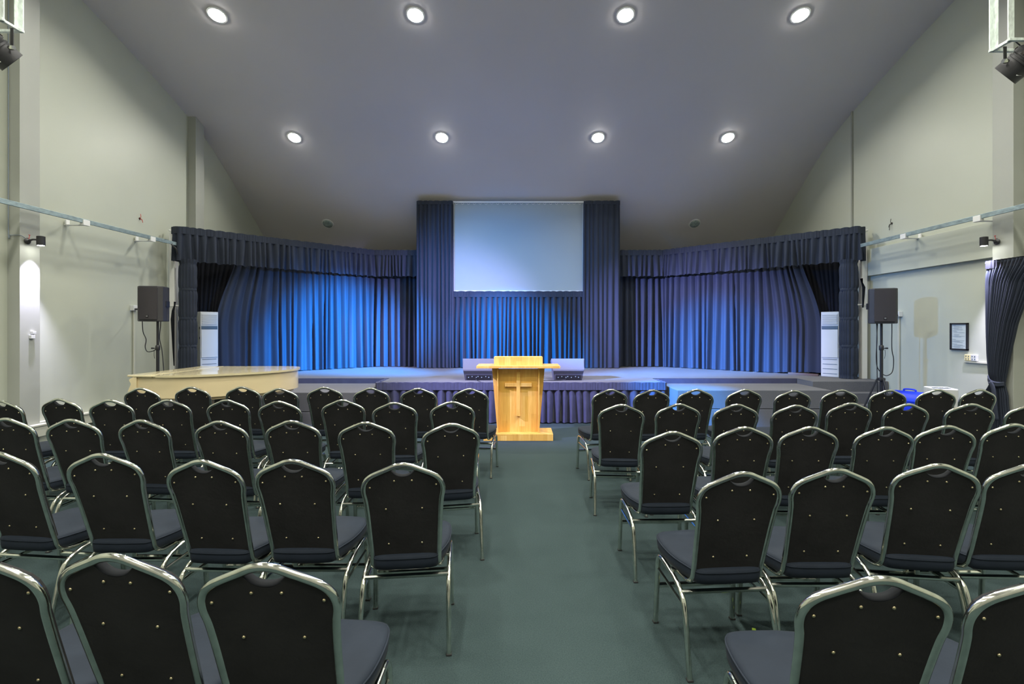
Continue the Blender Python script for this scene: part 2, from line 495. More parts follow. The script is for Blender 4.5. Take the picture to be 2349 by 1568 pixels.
riser('stage_riser', -4.9, XL - 0.10, 7.22, 8.42, 0.585, 'grey carpeted riser in front of the stage behind the piano')
riser('stage_riser', 2.46, 4.84, 7.48, 8.42, 0.585, 'grey carpeted riser with blue light in front of the stage right')
t = thing('stage_steps', 'grey carpeted steps at the right end of the stage by the wall', 'steps', (5.47, 7.8, 0))
bm = B(); box(bm, (0.01, 0.085, 0.25), (1.26, 0.18, 0.50), 0.006, seg=1); new('step', bm, M['stage'], t)
bm = B(); box(bm, (0.01, -0.09, 0.165), (1.26, 0.17, 0.33), 0.006, seg=1); new('step', bm, M['stage'], t)
bm = B(); box(bm, (0.01, -0.26, 0.085), (1.26, 0.17, 0.165), 0.006, seg=1); new('step', bm, M['stage'], t)

# ------------------------------------------------------------------ stage curtains
YT = 10.6      # towers beside the screen
ZV = 3.29      # top of the pelmet
# centre backdrop below the screen
c = thing('screen_curtain', 'pleated dark curtain under the projection screen lit blue', 'curtain', (0, YT + 0.06, SZ))
heading('heading_band', [(-1.44, 0), (1.44, 0)], 2.36 - 0.13 - SZ, 2.36 - SZ, M['drape'], c, 0.016, 5)
drape('pleated_cloth', [(-1.44, 0), (1.44, 0)], 0.01, 2.24 - SZ, M['drape'], c, pitch=0.115, amp=0.066, top_amp=0.6, seed=21, nv=14, irr=0.35)
# towers
for s, sd, lab in ((-1, 31, 'tall dark curtain tower left of the projection screen'), (1, 32, 'tall dark curtain tower right of the projection screen')):
    x0, x1 = (-2.22, -1.45) if s < 0 else (1.45, 2.22)
    c = thing('tower_curtain', lab, 'curtain', ((x0 + x1) / 2, YT, SZ))
    hw = (x1 - x0) / 2
    pts = [(-hw, 0.45), (-hw, 0), (hw, 0), (hw, 0.45)]
    zt = 4.335 - SZ
    drape('pleated_cloth', pts, 0.008, zt - 0.06, M['drape'], c, pitch=0.095, amp=0.034, top_amp=0.75, seed=sd, nv=22, irr=0.4,
          zfun=None)
    heading('heading_band', pts, zt - 0.08, zt, M['drape'], c, 0.012, sd)
    bm = B(); box(bm, (0, 0.24, zt / 2 - 0.03), (2 * hw - 0.06, 0.4, zt - 0.1)); new('frame_core', bm, M['drape_black_shaded'], c)
# screen
sc_ = thing('projection_screen', 'wide grey projection screen between two tall curtain towers', 'screen', (0, YT + 0.08, 2.36))
bm = B(); box(bm, (0, 0.01, 0.98), (2.86, 0.02, 1.93), 0.003); new('screen_surface', bm, M['screen'], sc_)
bm = B(); box(bm, (0, 0, 1.965), (2.88, 0.06, 0.035), 0.004); new('top_bar', bm, M['white'], sc_)
bm = B()
for s in (-1, 1): box(bm, (s * 1.435, 0.0, 0.97), (0.02, 0.035, 1.94), 0.003)
box(bm, (0, 0, 0.006), (2.86, 0.03, 0.02), 0.003); new('edge_border', bm, M['white'], sc_)
tie = None
for i in range(22):
    if tie is None:
        bm = B(); tube(bm, smooth_path([(-0.03, -0.01, 0.02), (-0.012, -0.015, -0.012), (0.012, -0.015, -0.012), (0.03, -0.01, 0.02)], 3), 0.005, 5)
        tie = o = new('lacing_loop', bm, M['white'], sc_)
    else: o = tie.copy(); COL.objects.link(o)
    o.location = (-1.36 + i * 0.1295, 0, 1.93)
# wing curtains and pelmets
for s, sd in ((-1, 41), (1, 43)):
    side = 'left' if s < 0 else 'right'
    # main drape: from the tower out along the back then angled forward
    A = [(2.24, 10.98), (3.25, 10.98), (5.44, 9.05)]

    def sweep(u, v):
        k_ = max(0.0, (u - 0.72) / 0.28)
        e = min(1.0, v / 0.62); e = math.sin(e * PI / 2) ** 1.2
        return (0.20 * k_ ** 1.8 * e - 0.12 * k_ * (1 - e), 0.5 * k_ * e)

    def hemup(u, v, z):
        k_ = max(0.0, (u - 0.82) / 0.18)
        return z + 0.05 * k_ * max(0, v - 0.85) / 0.15
    c = thing('stage_curtain', 'long pleated dark blue-lit curtain on the %s side of the stage' % side, 'curtain', (s * 3.5, 10.5, SZ))
    pts = [(s * x - s * 3.5, y - 10.5) for x, y in A]
    drape('pleated_cloth', pts, 0.008, 2.78 - SZ, M['drape'], c, pitch=0.135, amp=0.074, top_amp=0.62, seed=sd, nv=26, irr=0.5, shift=sweep, zfun=hemup, flip=s < 0)
    # inner drape pulled back against the post; shade put into its black colour
    c = thing('side_curtain', 'shaded side curtain coloured black, pulled back above the %s air conditioner' % side, 'curtain', (s * 5.3, 8.8, SZ))
    pts = [(s * x - s * 5.3, y - 8.8) for x, y in [(5.30, 9.34), (5.62, 9.16), (5.95, 8.98)]]

    def sweep2(u, v):
        e = math.sin(min(1, v / 0.7) * PI / 2)
        return (0.26 * (1 - u) * e + 0.02, 0.3 * e)
    drape('pleated_cloth', pts, 0.008, 2.78 - SZ, M['drape_black_shaded'], c, pitch=0.075, amp=0.028, top_amp=0.6, seed=sd + 5, nv=24, irr=0.4, shift=sweep2, flip=s < 0)
    # pelmet
    c = thing('pelmet', 'gathered dark pelmet running over the %s stage curtains' % side, 'pelmet', (s * 4, 10, 2.7))
    PP = [(2.20, 10.82), (3.22, 10.80), (5.82, 8.28), (5.98, 8.36)]
    pts = [(s * x - s * 4, y - 10) for x, y in PP]
    if s > 0: pts = pts
    heading('heading_band', pts, 0.47, 0.59, M['drape'], c, 0.018, sd + 2)
    drape('pleated_cloth', [(p[0], p[1] - 0.01) for p in pts], 0.0, 0.48, M['drape'], c, pitch=0.115, amp=0.05, top_amp=0.55, seed=sd + 3, nv=10, irr=0.5, hem=0.012, flip=s < 0)
    bm = B()
    pp = [Vector((x, y + 0.07, 0.5)) for x, y in pts]
    tube(bm, pp[:3], 0.02, 6); new('track', bm, M['galv'], c)
    # cinched post cloth
    c = thing('post_cloth', 'dark cloth column cinched in bands at the %s end of the stage' % side, 'curtain', (s * 5.74, 8.40, SZ))
    bands = [0.05, 0.56, 1.04, 1.54, 1.98]
    f = folds(2 * PI, 0.42, sd + 7)

    def pf(u, v):
        z = 0.004 + v * 2.06; R = 0.128
        dmin = min(abs(z - b) for b in bands); R -= 0.006 * math.exp(-(dmin / 0.05) ** 2)
        R += 0.004 * math.sin(PI * min(1, dmin / 0.24))
        a = 2 * PI * u; uu = (u if u < 1 else 0)
        am = 0.013 * min(1, dmin / 0.06 + 0.25)
        R += am * f(2 * PI * uu) + 0.003 * math.sin(9 * z + 3 * a)
        return Vector((R * 1.08 * math.cos(a), R * 0.8 * math.sin(a), z))
    bm = B(); V = grid(bm, pf, 90, 110); bmesh.ops.remove_doubles(bm, verts=bm.verts, dist=1e-5)
    new('gathered_cloth', bm, M['drape'], c, True)
    for b in bands[1:4]:
        bm = B(); lathe(bm, [(0.122, b - 0.03), (0.1295, b - 0.02), (0.1295, b + 0.02), (0.122, b + 0.03)], 40, Matrix.Diagonal((1.08, 0.8, 1, 1)), False)
        new('cinch_band', bm, M['drape'], c, True)
# a black cloth edge hanging outside the left and right posts
for s in (-1, 1):
    side = 'left' if s < 0 else 'right'
    c = thing('cloth_edge', 'narrow black cloth edge hanging beside the %s end post of the stage' % side, 'curtain', (s * 5.9, 8.3, 1.9 if s > 0 else 0.9))
    bm = B()
    zz = ((0, 0.05), (0.35, 0.08), (0.5, 0.0)) if s > 0 else ((0, 0.04), (0.3, 0.06), (0.8, 0.09), (0.95, 0.07), (1.1, 0.01))
    L_ = [bm.verts.new((s * (0.0), -0.02, z)) for z, w_ in zz]; R_ = [bm.verts.new((s * w_, 0.03, z)) for z, w_ in zz]
    L2 = [bm.verts.new((0, 0.0, z)) for z, w_ in zz]; R2 = [bm.verts.new((s * w_, 0.05, z)) for z, w_ in zz]
    for i in range(len(zz) - 1):
        bm.faces.new((L_[i], R_[i], R_[i + 1], L_[i + 1])); bm.faces.new((L2[i], L2[i + 1], R2[i + 1], R2[i]))
        bm.faces.new((R_[i], R2[i], R2[i + 1], R_[i + 1])); bm.faces.new((L_[i], L_[i + 1], L2[i + 1], L2[i]))
    new('cloth', bm, M['drape_black_shaded'], c)
    bm = B(); tube(bm, [(s * -0.1, 0.04, 0.05 if s > 0 else 1.03), (s * 0.2, 0.04, 0.05 if s > 0 else 1.03)], 0.012); new('bracket_pipe', bm, M['white'], c)
bm = B(); box(bm, (5.3, 9.0, SZ + 0.02), (0.5, 0.05, 0.04), 0.004, rot=rz(-0.78))
tag(new('floor_batten', bm, M['wood_dark']), 'brown timber batten under the right stage curtain hem', 'batten')

# ------------------------------------------------------------------ floor standing air conditioners
for s in (-1, 1):
    side = 'left' if s < 0 else 'right'
    loc = (-5.66, 8.80, SZ) if s < 0 else (5.68, 8.76, SZ)
    t = thing('air_conditioner', 'tall white floor-standing air conditioner at the %s end of the stage' % side, 'air conditioner', loc, -s * 0.86)
    hh = 1.17; w_, d_ = 0.285, 0.22
    bm = B(); box(bm, (0, 0, hh / 2), (w_, d_, hh), 0.012); new('cabinet', bm, M['plastic_white'], t)
    bm = B(); box(bm, (0, -d_ / 2 - 0.006, 0.60), (w_ - 0.03, 0.014, 0.5), 0.004); new('front_panel', bm, M['plastic_white'], t)
    bm = B(); box(bm, (0, -d_ / 2 - 0.005, 0.885), (w_ - 0.03, 0.014, 0.06), 0.002); new('display_strip', bm, M['ac_grey'], t)
    bm = B(); box(bm, (0, -d_ / 2 - 0.003, 1.035), (w_ - 0.03, 0.006, 0.21), 0.002); new('outlet_recess', bm, M['plastic_white'], t)
    sl = None
    for i in range(5):
        if sl is None:
            bm = B(); box(bm, (0, 0, 0), (w_ - 0.05, 0.012, 0.03), 0.003); sl = o = new('outlet_slat', bm, M['plastic_white'], t)
        else: o = sl.copy(); COL.objects.link(o)
        o.location = (0, -d_ / 2 - 0.010, 0.96 + i * 0.037); o.rotation_euler = (0.25, 0, 0)
    sl = None
    for i in range(4):
        if sl is None:
            bm = B(); box(bm, (0, 0, 0), (w_ - 0.06, 0.006, 0.008), 0.001); sl = o = new('intake_slot', bm, M['ac_grey'], t)
        else: o = sl.copy(); COL.objects.link(o)
        o.location = (0, -d_ / 2 - 0.001, 0.06 + i * 0.085)
    if s < 0:
        bm = B()
        for z in (0.88, 0.70): box(bm, (-w_ / 2 - 0.004, -0.08, z), (0.01, 0.03, 0.04), 0.003)
        new('side_catch', bm, M['black'], t)

# ------------------------------------------------------------------ lectern
t = thing('lectern', 'golden timber lectern with a raised cross on its front', 'lectern', (0, 6.62, 0))
bm = B(); box(bm, (0, 0.21, 0.0475), (0.955, 0.42, 0.095), 0.005); new('base', bm, M['wood'], t)
bm = B(); box(bm, (0, 0.16, 0.535), (0.56, 0.025, 0.88), 0.002); new('front_panel', bm, M['wood'], t)
for s in (-1, 1):
    bm = B(); box(bm, (s * 0.285, 0.13, 0.535), (0.018, 0.09, 0.88), 0.003); new('rib', bm, M['wood'], t)
    bm = B()
    pr = [(s * 0.28, 0.095), (s * 0.295, 0.095), (s * 0.37, 0.985), (s * 0.28, 0.985)]
    prism(bm, pr, 0.17, 0.39, f=lambda p: Vector((p.x, p.z, p.y)), bev=0.002, seg=1)
    new('side_panel', bm, M['wood'], t)
bm = B(); box(bm, (0, 0.22, 1.01), (1.15, 0.44, 0.034), 0.003); new('shelf', bm, M['wood'], t)
bm = B(); box(bm, (0, 0.12, 1.085), (0.675, 0.022, 0.122), 0.003); new('book_board', bm, M['wood'], t)
for s in (-1, 1):
    bm = B(); prism(bm, [(0.13, 1.027), (0.40, 1.027), (0.40, 1.045), (0.13, 1.14)], s * 0.33 - 0.01, s * 0.33 + 0.01, f=lambda p: Vector((p.z, p.x, p.y)))
    new('board_cheek', bm, M['wood'], t)
bm = B(); box(bm, (0, 0.265, 1.096), (0.66, 0.30, 0.018), 0.002, rot=Matrix.Rotation(-0.34, 3, 'X')); new('book_rest', bm, M['wood'], t)
bm = B(); box(bm, (0, 0.13, 0.63), (0.052, 0.05, 0.62), 0.003); box(bm, (0, 0.131, 0.755), (0.375, 0.044, 0.05), 0.003)
o = new('cross', bm, M['wood'], t); o['label'] = 'raised timber cross'

# ------------------------------------------------------------------ wedge monitors on the stage
for s, cxm, lab in ((-1, -0.665, 'grey wedge stage monitor partly behind the left of the lectern'), (1, 0.84, 'grey wedge stage monitor on the stage edge right of the lectern')):
    t = thing('stage_monitor', lab, 'monitor speaker', (cxm, 8.12, SZ))
    # cabinet profile (y, z) extruded over x, wider at the top of the front
    pr = [(0.03, 0.0), (0.0, 0.105), (-0.045, 0.165), (0.09, 0.36), (0.42, 0.30), (0.46, 0.0)]
    bm = B(); tb = bmesh.new()
    a_ = [tb.verts.new((-(0.235 + 0.13 * z), y, z)) for y, z in pr]; b_ = [tb.verts.new(((0.235 + 0.13 * z), y, z)) for y, z in pr]
    tb.faces.new(a_); tb.faces.new(b_[::-1])
    for i in range(6): tb.faces.new((a_[i], b_[i], b_[(i + 1) % 6], a_[(i + 1) % 6]))
    bmesh.ops.bevel(tb, geom=tb.edges[:], offset=0.006, segments=1, affect='EDGES')
    merge(bm, tb, lambda p: p.copy()); new('cabinet', bm, M['monitor'], t)
    bm = B(); box(bm, (0, 0.008, 0.052), (0.42, 0.02, 0.075), 0.002, rot=Matrix.Rotation(0.28, 3, 'X')); new('connector_panel', bm, M['black'], t)
    kn = None
    for i, xx in enumerate((-0.17, -0.11, -0.04, -0.01, 0.05, 0.12, 0.17)):
        if kn is None:
            bm = B(); lathe(bm, [(0.009, 0), (0.009, 0.008), (0.005, 0.010)], 10, Matrix.Rotation(PI / 2, 4, 'X')); kn = o = new('connector', bm, M['galv'], t, True, 40)
        else: o = kn.copy(); COL.objects.link(o)
        o.location = (xx, -0.004, 0.05 + (0.012 if i % 2 else 0))
    bm = B(); box(bm, (0, 0.02, 0.262), (0.53, 0.004, 0.2), 0.002, rot=Matrix.Rotation(-0.605, 3, 'X')); new('rear_plate', bm, M['monitor'], t)
bm = B()
tube(bm, smooth_path([(-0.72, 8.09, SZ + 0.03), (-0.68, 8.02, SZ + 0.008), (-0.60, 7.88, SZ - 0.01), (-0.5, 7.845, SZ - 0.1), (-0.38, 7.845, SZ - 0.135), (-0.22, 7.845, SZ - 0.09), (-0.1, 7.85, SZ - 0.01), (0.3, 8.0, SZ + 0.006), (0.72, 8.06, SZ + 0.008), (0.8, 8.10, SZ + 0.03)], 6), 0.006, 6)
tag(new('monitor_cable', bm, M['black'], None, True), 'thin black cable linking the stage monitors behind the lectern', 'cable')

# ------------------------------------------------------------------ grand piano
PO = (-3.75, 6.2)
t = thing('grand_piano', 'cream grand piano with its lid closed left of the stage', 'piano', (PO[0], PO[1], 0))
rim = [(-4.48, 5.63), (-4.18, 5.56), (-3.93, 5.55), (-3.70, 5.63), (-3.47, 5.78), (-3.20, 6.01), (-3.05, 6.26), (-3.0, 6.52), (-3.07, 6.74), (-3.22, 6.86), (-3.6, 6.88), (-4.48, 6.88)]
cur = smooth_path([(x - PO[0], y - PO[1], 0) for x, y in rim[1:11]], 6)
R0 = [(p.x, p.y) for p in cur]
cc = Vector((sum(p[0] for p in R0) / len(R0), sum(p[1] for p in R0) / len(R0)))


def grow(P, d):
    out_ = []
    n_ = len(P)
    for i, p in enumerate(P):
        a = Vector(P[i - 1]); b = Vector(P[(i + 1) % n_]); tg = (b - a).normalized(); nn = Vector((tg.y, -tg.x))
        if nn.dot(Vector(p) - cc) < 0: nn = -nn
        out_.append((p[0] + nn.x * d, p[1] + nn.y * d))
    return out_


body = [(-4.46 - PO[0], 6.88 - PO[1]), (-4.46 - PO[0], 5.60 - PO[1])] + R0
bm = B(); prism(bm, body, 0.735, 0.975, bev=0.006); new('rim', bm, M['piano'], t, True, 12)
bm = B(); prism(bm, [(p[0] * 0.93, p[1] * 0.93) for p in body], 0.70, 0.74); new('soundboard', bm, M['piano'], t)
lid = [(-4.19 - PO[0], 6.90 - PO[1]), (-4.19 - PO[0], 5.535 - PO[1])] + grow(R0, 0.025)[1:]
bm = B(); prism(bm, lid, 0.978, 1.003, bev=0.009, seg=3); new('lid', bm, M['piano_lid'], t, True, 16)
flap = [(-4.53 - PO[0], 6.90 - PO[1]), (-4.53 - PO[0], 5.60 - PO[1]), (-4.35 - PO[0], 5.555 - PO[1]), (-4.197 - PO[0], 5.532 - PO[1]), (-4.197 - PO[0], 6.90 - PO[1])]
bm = B(); prism(bm, flap, 0.978, 1.003, bev=0.009, seg=3); new('lid_flap', bm, M['piano_lid'], t, True, 16)
bm = B(); box(bm, (-4.1935 - PO[0], 6.22 - PO[1], 0.99), (0.010, 1.34, 0.018)); new('hinge', bm, M['dark'], t)
for y in (5.60, 6.84):     # curved cheeks either side of the keyboard
    bm = B()
    cp = smooth_path([(-4.44, 0.975, 0), (-4.485, 0.95, 0), (-4.465, 0.90, 0), (-4.485, 0.85, 0), (-4.505, 0.79, 0), (-4.50, 0.735, 0), (-4.40, 0.735, 0)], 4)
    prism(bm, [(p.x - PO[0], p.y) for p in cp] + [(-4.40 - PO[0], 0.975)], y - 0.03 - PO[1], y + 0.03 - PO[1], f=lambda p: Vector((p.x, p.z, p.y)))
    new('key_cheek', bm, M['piano'], t, True, 50)
bm = B(); box(bm, (-4.46 - PO[0], 6.22 - PO[1], 0.755), (0.10, 1.2, 0.04), 0.005); new('key_bed', bm, M['piano'], t)
bm = B(); box(bm, (-4.48 - PO[0], 6.22 - PO[1], 0.84), (0.05, 1.16, 0.12), 0.015); new('fallboard', bm, M['piano'], t)
for x, y in ((-4.3, 5.72), (-4.3, 6.72), (-3.3, 6.45)):
    bm = B(); mt = Matrix.Translation((x - PO[0], y - PO[1], 0))
    lathe(bm, [(0.035, 0.08), (0.045, 0.12), (0.03, 0.16), (0.05, 0.30), (0.065, 0.52), (0.045, 0.60), (0.075, 0.64), (0.08, 0.71)], 14, mt)
    lg = new('leg', bm, M['piano'], t, True, 50)
    bm = B(); lathe(bm, [(0.035, 0.0), (0.042, 0.01), (0.042, 0.07), (0.02, 0.085)], 12, mt); new('caster', bm, M['brass'], lg, True, 50)
ly = B(); box(ly, (-4.05 - PO[0], 6.22 - PO[1], 0.42), (0.04, 0.26, 0.05), 0.005)
for q in (-1, 1): tube(ly, [(-4.05 - PO[0], 6.22 + q * 0.08 - PO[1], 0.10), (-4.05 - PO[0], 6.22 + q * 0.06 - PO[1], 0.71)], 0.018)
box(ly, (-4.05 - PO[0], 6.22 - PO[1], 0.10), (0.14, 0.30, 0.06), 0.006)
for q in (-1, 0, 1): tube(ly, [(-4.12 - PO[0], 6.22 + q * 0.07 - PO[1], 0.07), (-4.28 - PO[0], 6.22 + q * 0.07 - PO[1], 0.06)], 0.014)
new('pedal_lyre', ly, M['piano'], t)
bm = B(); box(bm, (-3.62 - PO[0], 5.98 - PO[1], 0.66), (0.16, 0.2, 0.10), 0.01); new('underside_box', bm, M['black'], t)

# ------------------------------------------------------------------ speakers on stands


def speaker(s, loc, yaw, side):
    w2, w1, d_, h_ = 0.34, 0.25, 0.29, 0.512
    t = thing('loudspeaker', 'black loudspeaker on the tripod stand by the %s wall' % side, 'loudspeaker', loc, yaw)
    bm = B(); pl = [(-w2 / 2 + 0.05, -d_ / 2), (w2 / 2 - 0.05, -d_ / 2), (w2 / 2, -d_ / 2 + 0.05), (w2 / 2 - 0.01, 0.02), (w1 / 2, d_ / 2), (-w1 / 2, d_ / 2), (-w2 / 2 + 0.01, 0.02), (-w2 / 2, -d_ / 2 + 0.05)]
    prism(bm, pl, 0, h_, bev=0.012); new('cabinet', bm, M['black_plastic'], t)
    bm = B()

    def gf(u, v):
        x = (u - 0.5) * 0.25; return Vector((x, -d_ / 2 - 0.012 - 0.010 * math.cos((u - 0.5) * PI), 0.03 + v * (h_ - 0.06)))
    V = grid(bm, gf, 8, 4)
    e = bmesh.ops.extrude_face_region(bm, geom=bm.faces[:]); bmesh.ops.translate(bm, verts=[g for g in e['geom'] if isinstance(g, bmesh.types.BMVert)], vec=(0, 0.018, 0))
    new('grille', bm, M['grille'], t)
    bm = B(); box(bm, (0.0, -d_ / 2 - 0.024, 0.075), (0.036, 0.005, 0.034), 0.002)
    o = new('badge', bm, M['grey_trim'], t); o['label'] = 'small square grey badge'
    bm = B()
    box(bm, (0, -d_ / 2 - 0.0275, 0.082), (0.024, 0.003, 0.003)); box(bm, (0, -d_ / 2 - 0.0275, 0.070), (0.024, 0.003, 0.003))
    new('badge_mark', bm, M['white'], t)
    for q in (-1, 1):
        bm = B(); box(bm, (q * (w2 / 2 - 0.006), 0.03, h_ * 0.5), (0.014, 0.09, 0.09), 0.005); new('handle_cup', bm, M['black'], t)


def stand(loc, top, side, s):
    t = thing('speaker_stand', 'black tripod speaker stand beside the %s wall' % side, 'speaker stand', loc, 0.0)
    hub = 0.80
    bm = B(); tube(bm, [(0, 0, 0.14), (0, 0, 1.27)], 0.021, 12); new('lower_tube', bm, M['black'], t, True, 40)
    bm = B(); tube(bm, [(0, 0, 1.24), (0, 0, top - loc[2])], 0.0165, 12); new('upper_tube', bm, M['black'], t, True, 40)
    bm = B(); lathe(bm, [(0.027, 1.22), (0.03, 1.23), (0.03, 1.285), (0.022, 1.295)], 14); new('collar', bm, M['black'], t, True, 40)
    bm = B(); tube(bm, [(0, 0, 1.25), (-s * -0.05, -0.02, 1.25)], 0.007); lathe(bm, [(0.016, -0.01), (0.018, 0.0), (0.016, 0.012)], 10, Matrix.Translation((s * 0.06, -0.024, 1.25)))
    new('locking_knob', bm, M['black'], t)
    bm = B(); tube(bm, smooth_path([(s * 0.035, -0.02, 1.23), (s * 0.04, -0.02, 1.16), (s * 0.03, -0.02, 1.10)], 4), 0.003, 5); new('safety_pin_cord', bm, M['black'], t)
    bm = B(); lathe(bm, [(0.03, hub - 0.03), (0.05, hub - 0.02), (0.05, hub + 0.01), (0.03, hub + 0.02)], 14); new('hub', bm, M['black'], t, True, 40)
    bm = B(); lathe(bm, [(0.028, 0.20), (0.035, 0.21), (0.035, 0.25), (0.028, 0.26)], 12); new('brace_hub', bm, M['black'], t, True, 40)
    for q in range(3):
        a = [2.65, 0.49, -PI / 2 - 0.1][q]
        ca, sa = math.cos(a), math.sin(a)
        bm = B(); tube(bm, [(0.05 * ca, 0.05 * sa, hub), (0.34 * ca, 0.34 * sa, 0.02)], 0.0125, 8); lg = new('leg', bm, M['black'], t, True, 40)
        bm = B(); lathe(bm, [(0.018, 0), (0.02, 0.01), (0.016, 0.04)], 10, Matrix.Translation((0.34 * ca, 0.34 * sa, 0.0))); new('rubber_foot', bm, M['rubber'], lg)
        bm = B(); tube(bm, [(0.03 * ca, 0.03 * sa, 0.23), (0.235 * ca, 0.235 * sa, 0.30)], 0.007, 6); new('brace', bm, M['black'], t)


SPD = 7.1
lx = (354 - CX) * SPD / F; rx = (2022 - CX) * 7.1 / F
zl = H + (CY - 737) * SPD / F; zr = H + (CY - 742) * 7.1 / F
stand((lx + 0.05, SPD, 0), zl, 'left', -1); stand((rx, 7.1, 0), zr, 'right', 1)
speaker(-1, (lx, SPD, zl), 0.12, 'left'); speaker(1, (rx, 7.1, zr), -0.38, 'right')


def cable(name, pts, label, r=0.006, m='black'):
    bm = B(); tube(bm, smooth_path(pts, 6), r, 6); return tag(new(name, bm, M[m], None, True), label, 'cable')


P7 = lambda x, y, d=7.15: px(x, y, d)
cable('speaker_cable', [px(318, 709, 7.62), px(324, 712, 7.25), P7(326, 730), P7(328, 760), P7(335, 778), P7(333, 795), P7(338, 806), P7(350, 805), P7(360, 799)], 'black cable looping from the left wall outlet to the speaker stand')
cable('speaker_cable', [P7(369, 735), P7(368, 750), P7(366, 775), P7(371, 800), P7(374, 830), P7(376, 860), P7(377, 900)], 'black cable hanging straight down behind the left speaker stand')
Q7 = lambda x, y, d=7.12: px(x, y, d)
cable('speaker_cable', [Q7(2046, 740), Q7(2046, 760), Q7(2046, 800), Q7(2050, 825), Q7(2047, 852), Q7(2035, 861), Q7(2024, 858)], 'black cable looping down right of the right speaker stand')
cable('speaker_cable', [Q7(2011, 742), Q7(2012, 780), Q7(2010, 815), Q7(2012, 840), Q7(2020, 853), Q7(2026, 858)], 'black cable hanging left of the right speaker stand pole')
cable('speaker_cable', [Q7(2013, 742, 7.2), Q7(2011, 790, 7.2), Q7(2012, 850, 7.2), Q7(2013, 905, 7.2)], 'thin cable running to the floor beside the right speaker stand')
# wall outlets with their vertical conduits
for s, x, y0, side in ((-1, 309, 706, 'left'), (1, 2060, 720, 'right')):
    d = (WX - 0.03) * F / abs(x - CX); z = H - (y0 - CY) * d / F
    t = thing('wall_outlet', 'white outlet box on a vertical conduit on the %s wall' % side, 'outlet', (s * (WX - 0.03), d, z))
    bm = B(); box(bm, (0, 0, 0), (0.06, 0.12, 0.085), 0.006); new('box', bm, M['plastic_white'], t)
    bm = B(); box(bm, (0.0 + s * 0.012, 0.0, -(z + 0.04) / 2 + 0.02), (0.022, 0.03, z - 0.10), 0.003); new('conduit', bm, M['duct'], t)
    bm = B(); lathe(bm, [(0.014, 0), (0.014, 0.04), (0.008, 0.05)], 10, Matrix.Translation((-s * 0.03, -0.03, -0.02)) @ Matrix.Rotation(-s * PI / 2, 4, 'Y')); new('plug', bm, M['black'], t)
cable('loose_cable', [px(391, 768, 8.44), px(396, 790, 8.48), px(400, 812, 8.5), px(402, 835, 8.5)], 'loose white cable hanging from the left wall near the post', 0.007, 'white')
cable('rail_cable', [px(378, 549, 8.2), px(388, 553, 8.15), px(396, 563, 8.15), px(404, 570, 8.15), px(408, 583, 8.2)], 'black cable tied at the end of the left wall rail', 0.012)

# ------------------------------------------------------------------ wall rails
for s, side, zr_, ys in ((-1, 'left', 2.985, (8.25, 7.55, 6.45)), (1, 'right', 2.955, (8.2, 7.15, 5.95))):
    t = thing('wall_rail', 'galvanised steel rail running along the %s wall' % side, 'rail', (s * 5.85, 5.0, zr_))
    bm = B(); box(bm, (0, 0, 0), (0.025, 6.6, 0.058), 0.004); new('channel', bm, M['galv'], t)
    bm = B(); box(bm, (s * 0.018, 0, 0.026), (0.035, 6.6, 0.006)); new('channel_lip', bm, M['galv'], t)
    for y in (7.35, 6.0, 4.0, 2.2):
        if s > 0: y = {7.35: 7.33, 6.0: 6.15}.get(y, y)
        else: y = {7.35: 7.72, 6.0: 6.53}.get(y, y)
        bm = B(); box(bm, (s * 0.0, y - 5, -0.02), (0.05, 0.10, 0.075), 0.004); box(bm, (s * 0.135, y - 5 - 0.0, -0.05), (0.26, 0.05, 0.012), 0.002)
        box(bm, (s * 0.24, y - 5, -0.02), (0.02, 0.05, 0.08), 0.002)
        new('bracket', bm, M['white'], t)
# small capped stubs with wires on the upper walls
for s, x, y, side in ((-1, 320, 501, 'left'), (1, 2046, 512, 'right')):
    d = WX * F / abs(x - CX); z = H - (y - CY) * d / F
    t = thing('wall_wire_stub', 'small hole with loose wires high on the %s wall' % side, 'wire stub', (s * WX, d, z))
    bm = B(); lathe(bm, [(0.018, 0), (0.018, 0.008)], 10, Matrix.Rotation(-s * PI / 2, 4, 'Y')); new('knockout', bm, M['dark'], t)
    bm = B()
    for q in ((0.03, -0.06), (-0.02, 0.07), (0.015, -0.11 if s > 0 else -0.03)):
        tube(bm, smooth_path([(0, 0, 0), (-s * 0.03, q[0] * 0.5, q[1] * 0.3), (-s * 0.03, q[0], q[1])], 3), 0.004, 5)
    new('wires', bm, M['dark'] if s > 0 else M['red'], t)

# ------------------------------------------------------------------ notice and sockets on right wall
x = WX - 0.012
y0, y1 = x * F / (2180 - CX), x * F / (2221 - CX)
ym, wd = (y0 + y1) / 2, (y0 - y1)
zc = H + (CY - 771.5) * ym / F; hh = 0.375
t = thing('framed_notice', 'black framed notice with printed text on the right wall', 'notice', (x, ym, zc))
bm = B()
for q in (-1, 1):
    box(bm, (0, q * (wd / 2 - 0.012), 0), (0.022, 0.024, hh), 0.002); box(bm, (0, 0, q * (hh / 2 - 0.010)), (0.022, wd, 0.02), 0.002)
new('frame', bm, M['black'], t)
bm = B(); box(bm, (0.004, 0, 0), (0.006, wd - 0.03, hh - 0.03)); new('paper', bm, M['paper'], t)
bm = B(); r = random.Random(3)
for i in range(26):
    z = hh / 2 - 0.035 - i * 0.0122
    if i in (9, 14, 15, 20): continue
    ln = 0.05 if i in (0, 16) else r.uniform(0.05, 0.18); ind = 0.0 if i in (0, 16) else 0.022 * (i % 3 > 0)
    yy = wd / 2 - 0.035 - ind - ln / 2
    box(bm, (-0.0002, yy, z), (0.002, ln, 0.0035 if i in (0, 16) else 0.0022))
o = new('printed_lines', bm, M['ink'], t)
d = WX * F / (2231 - CX); zs_ = H - (820 - CY) * d / F
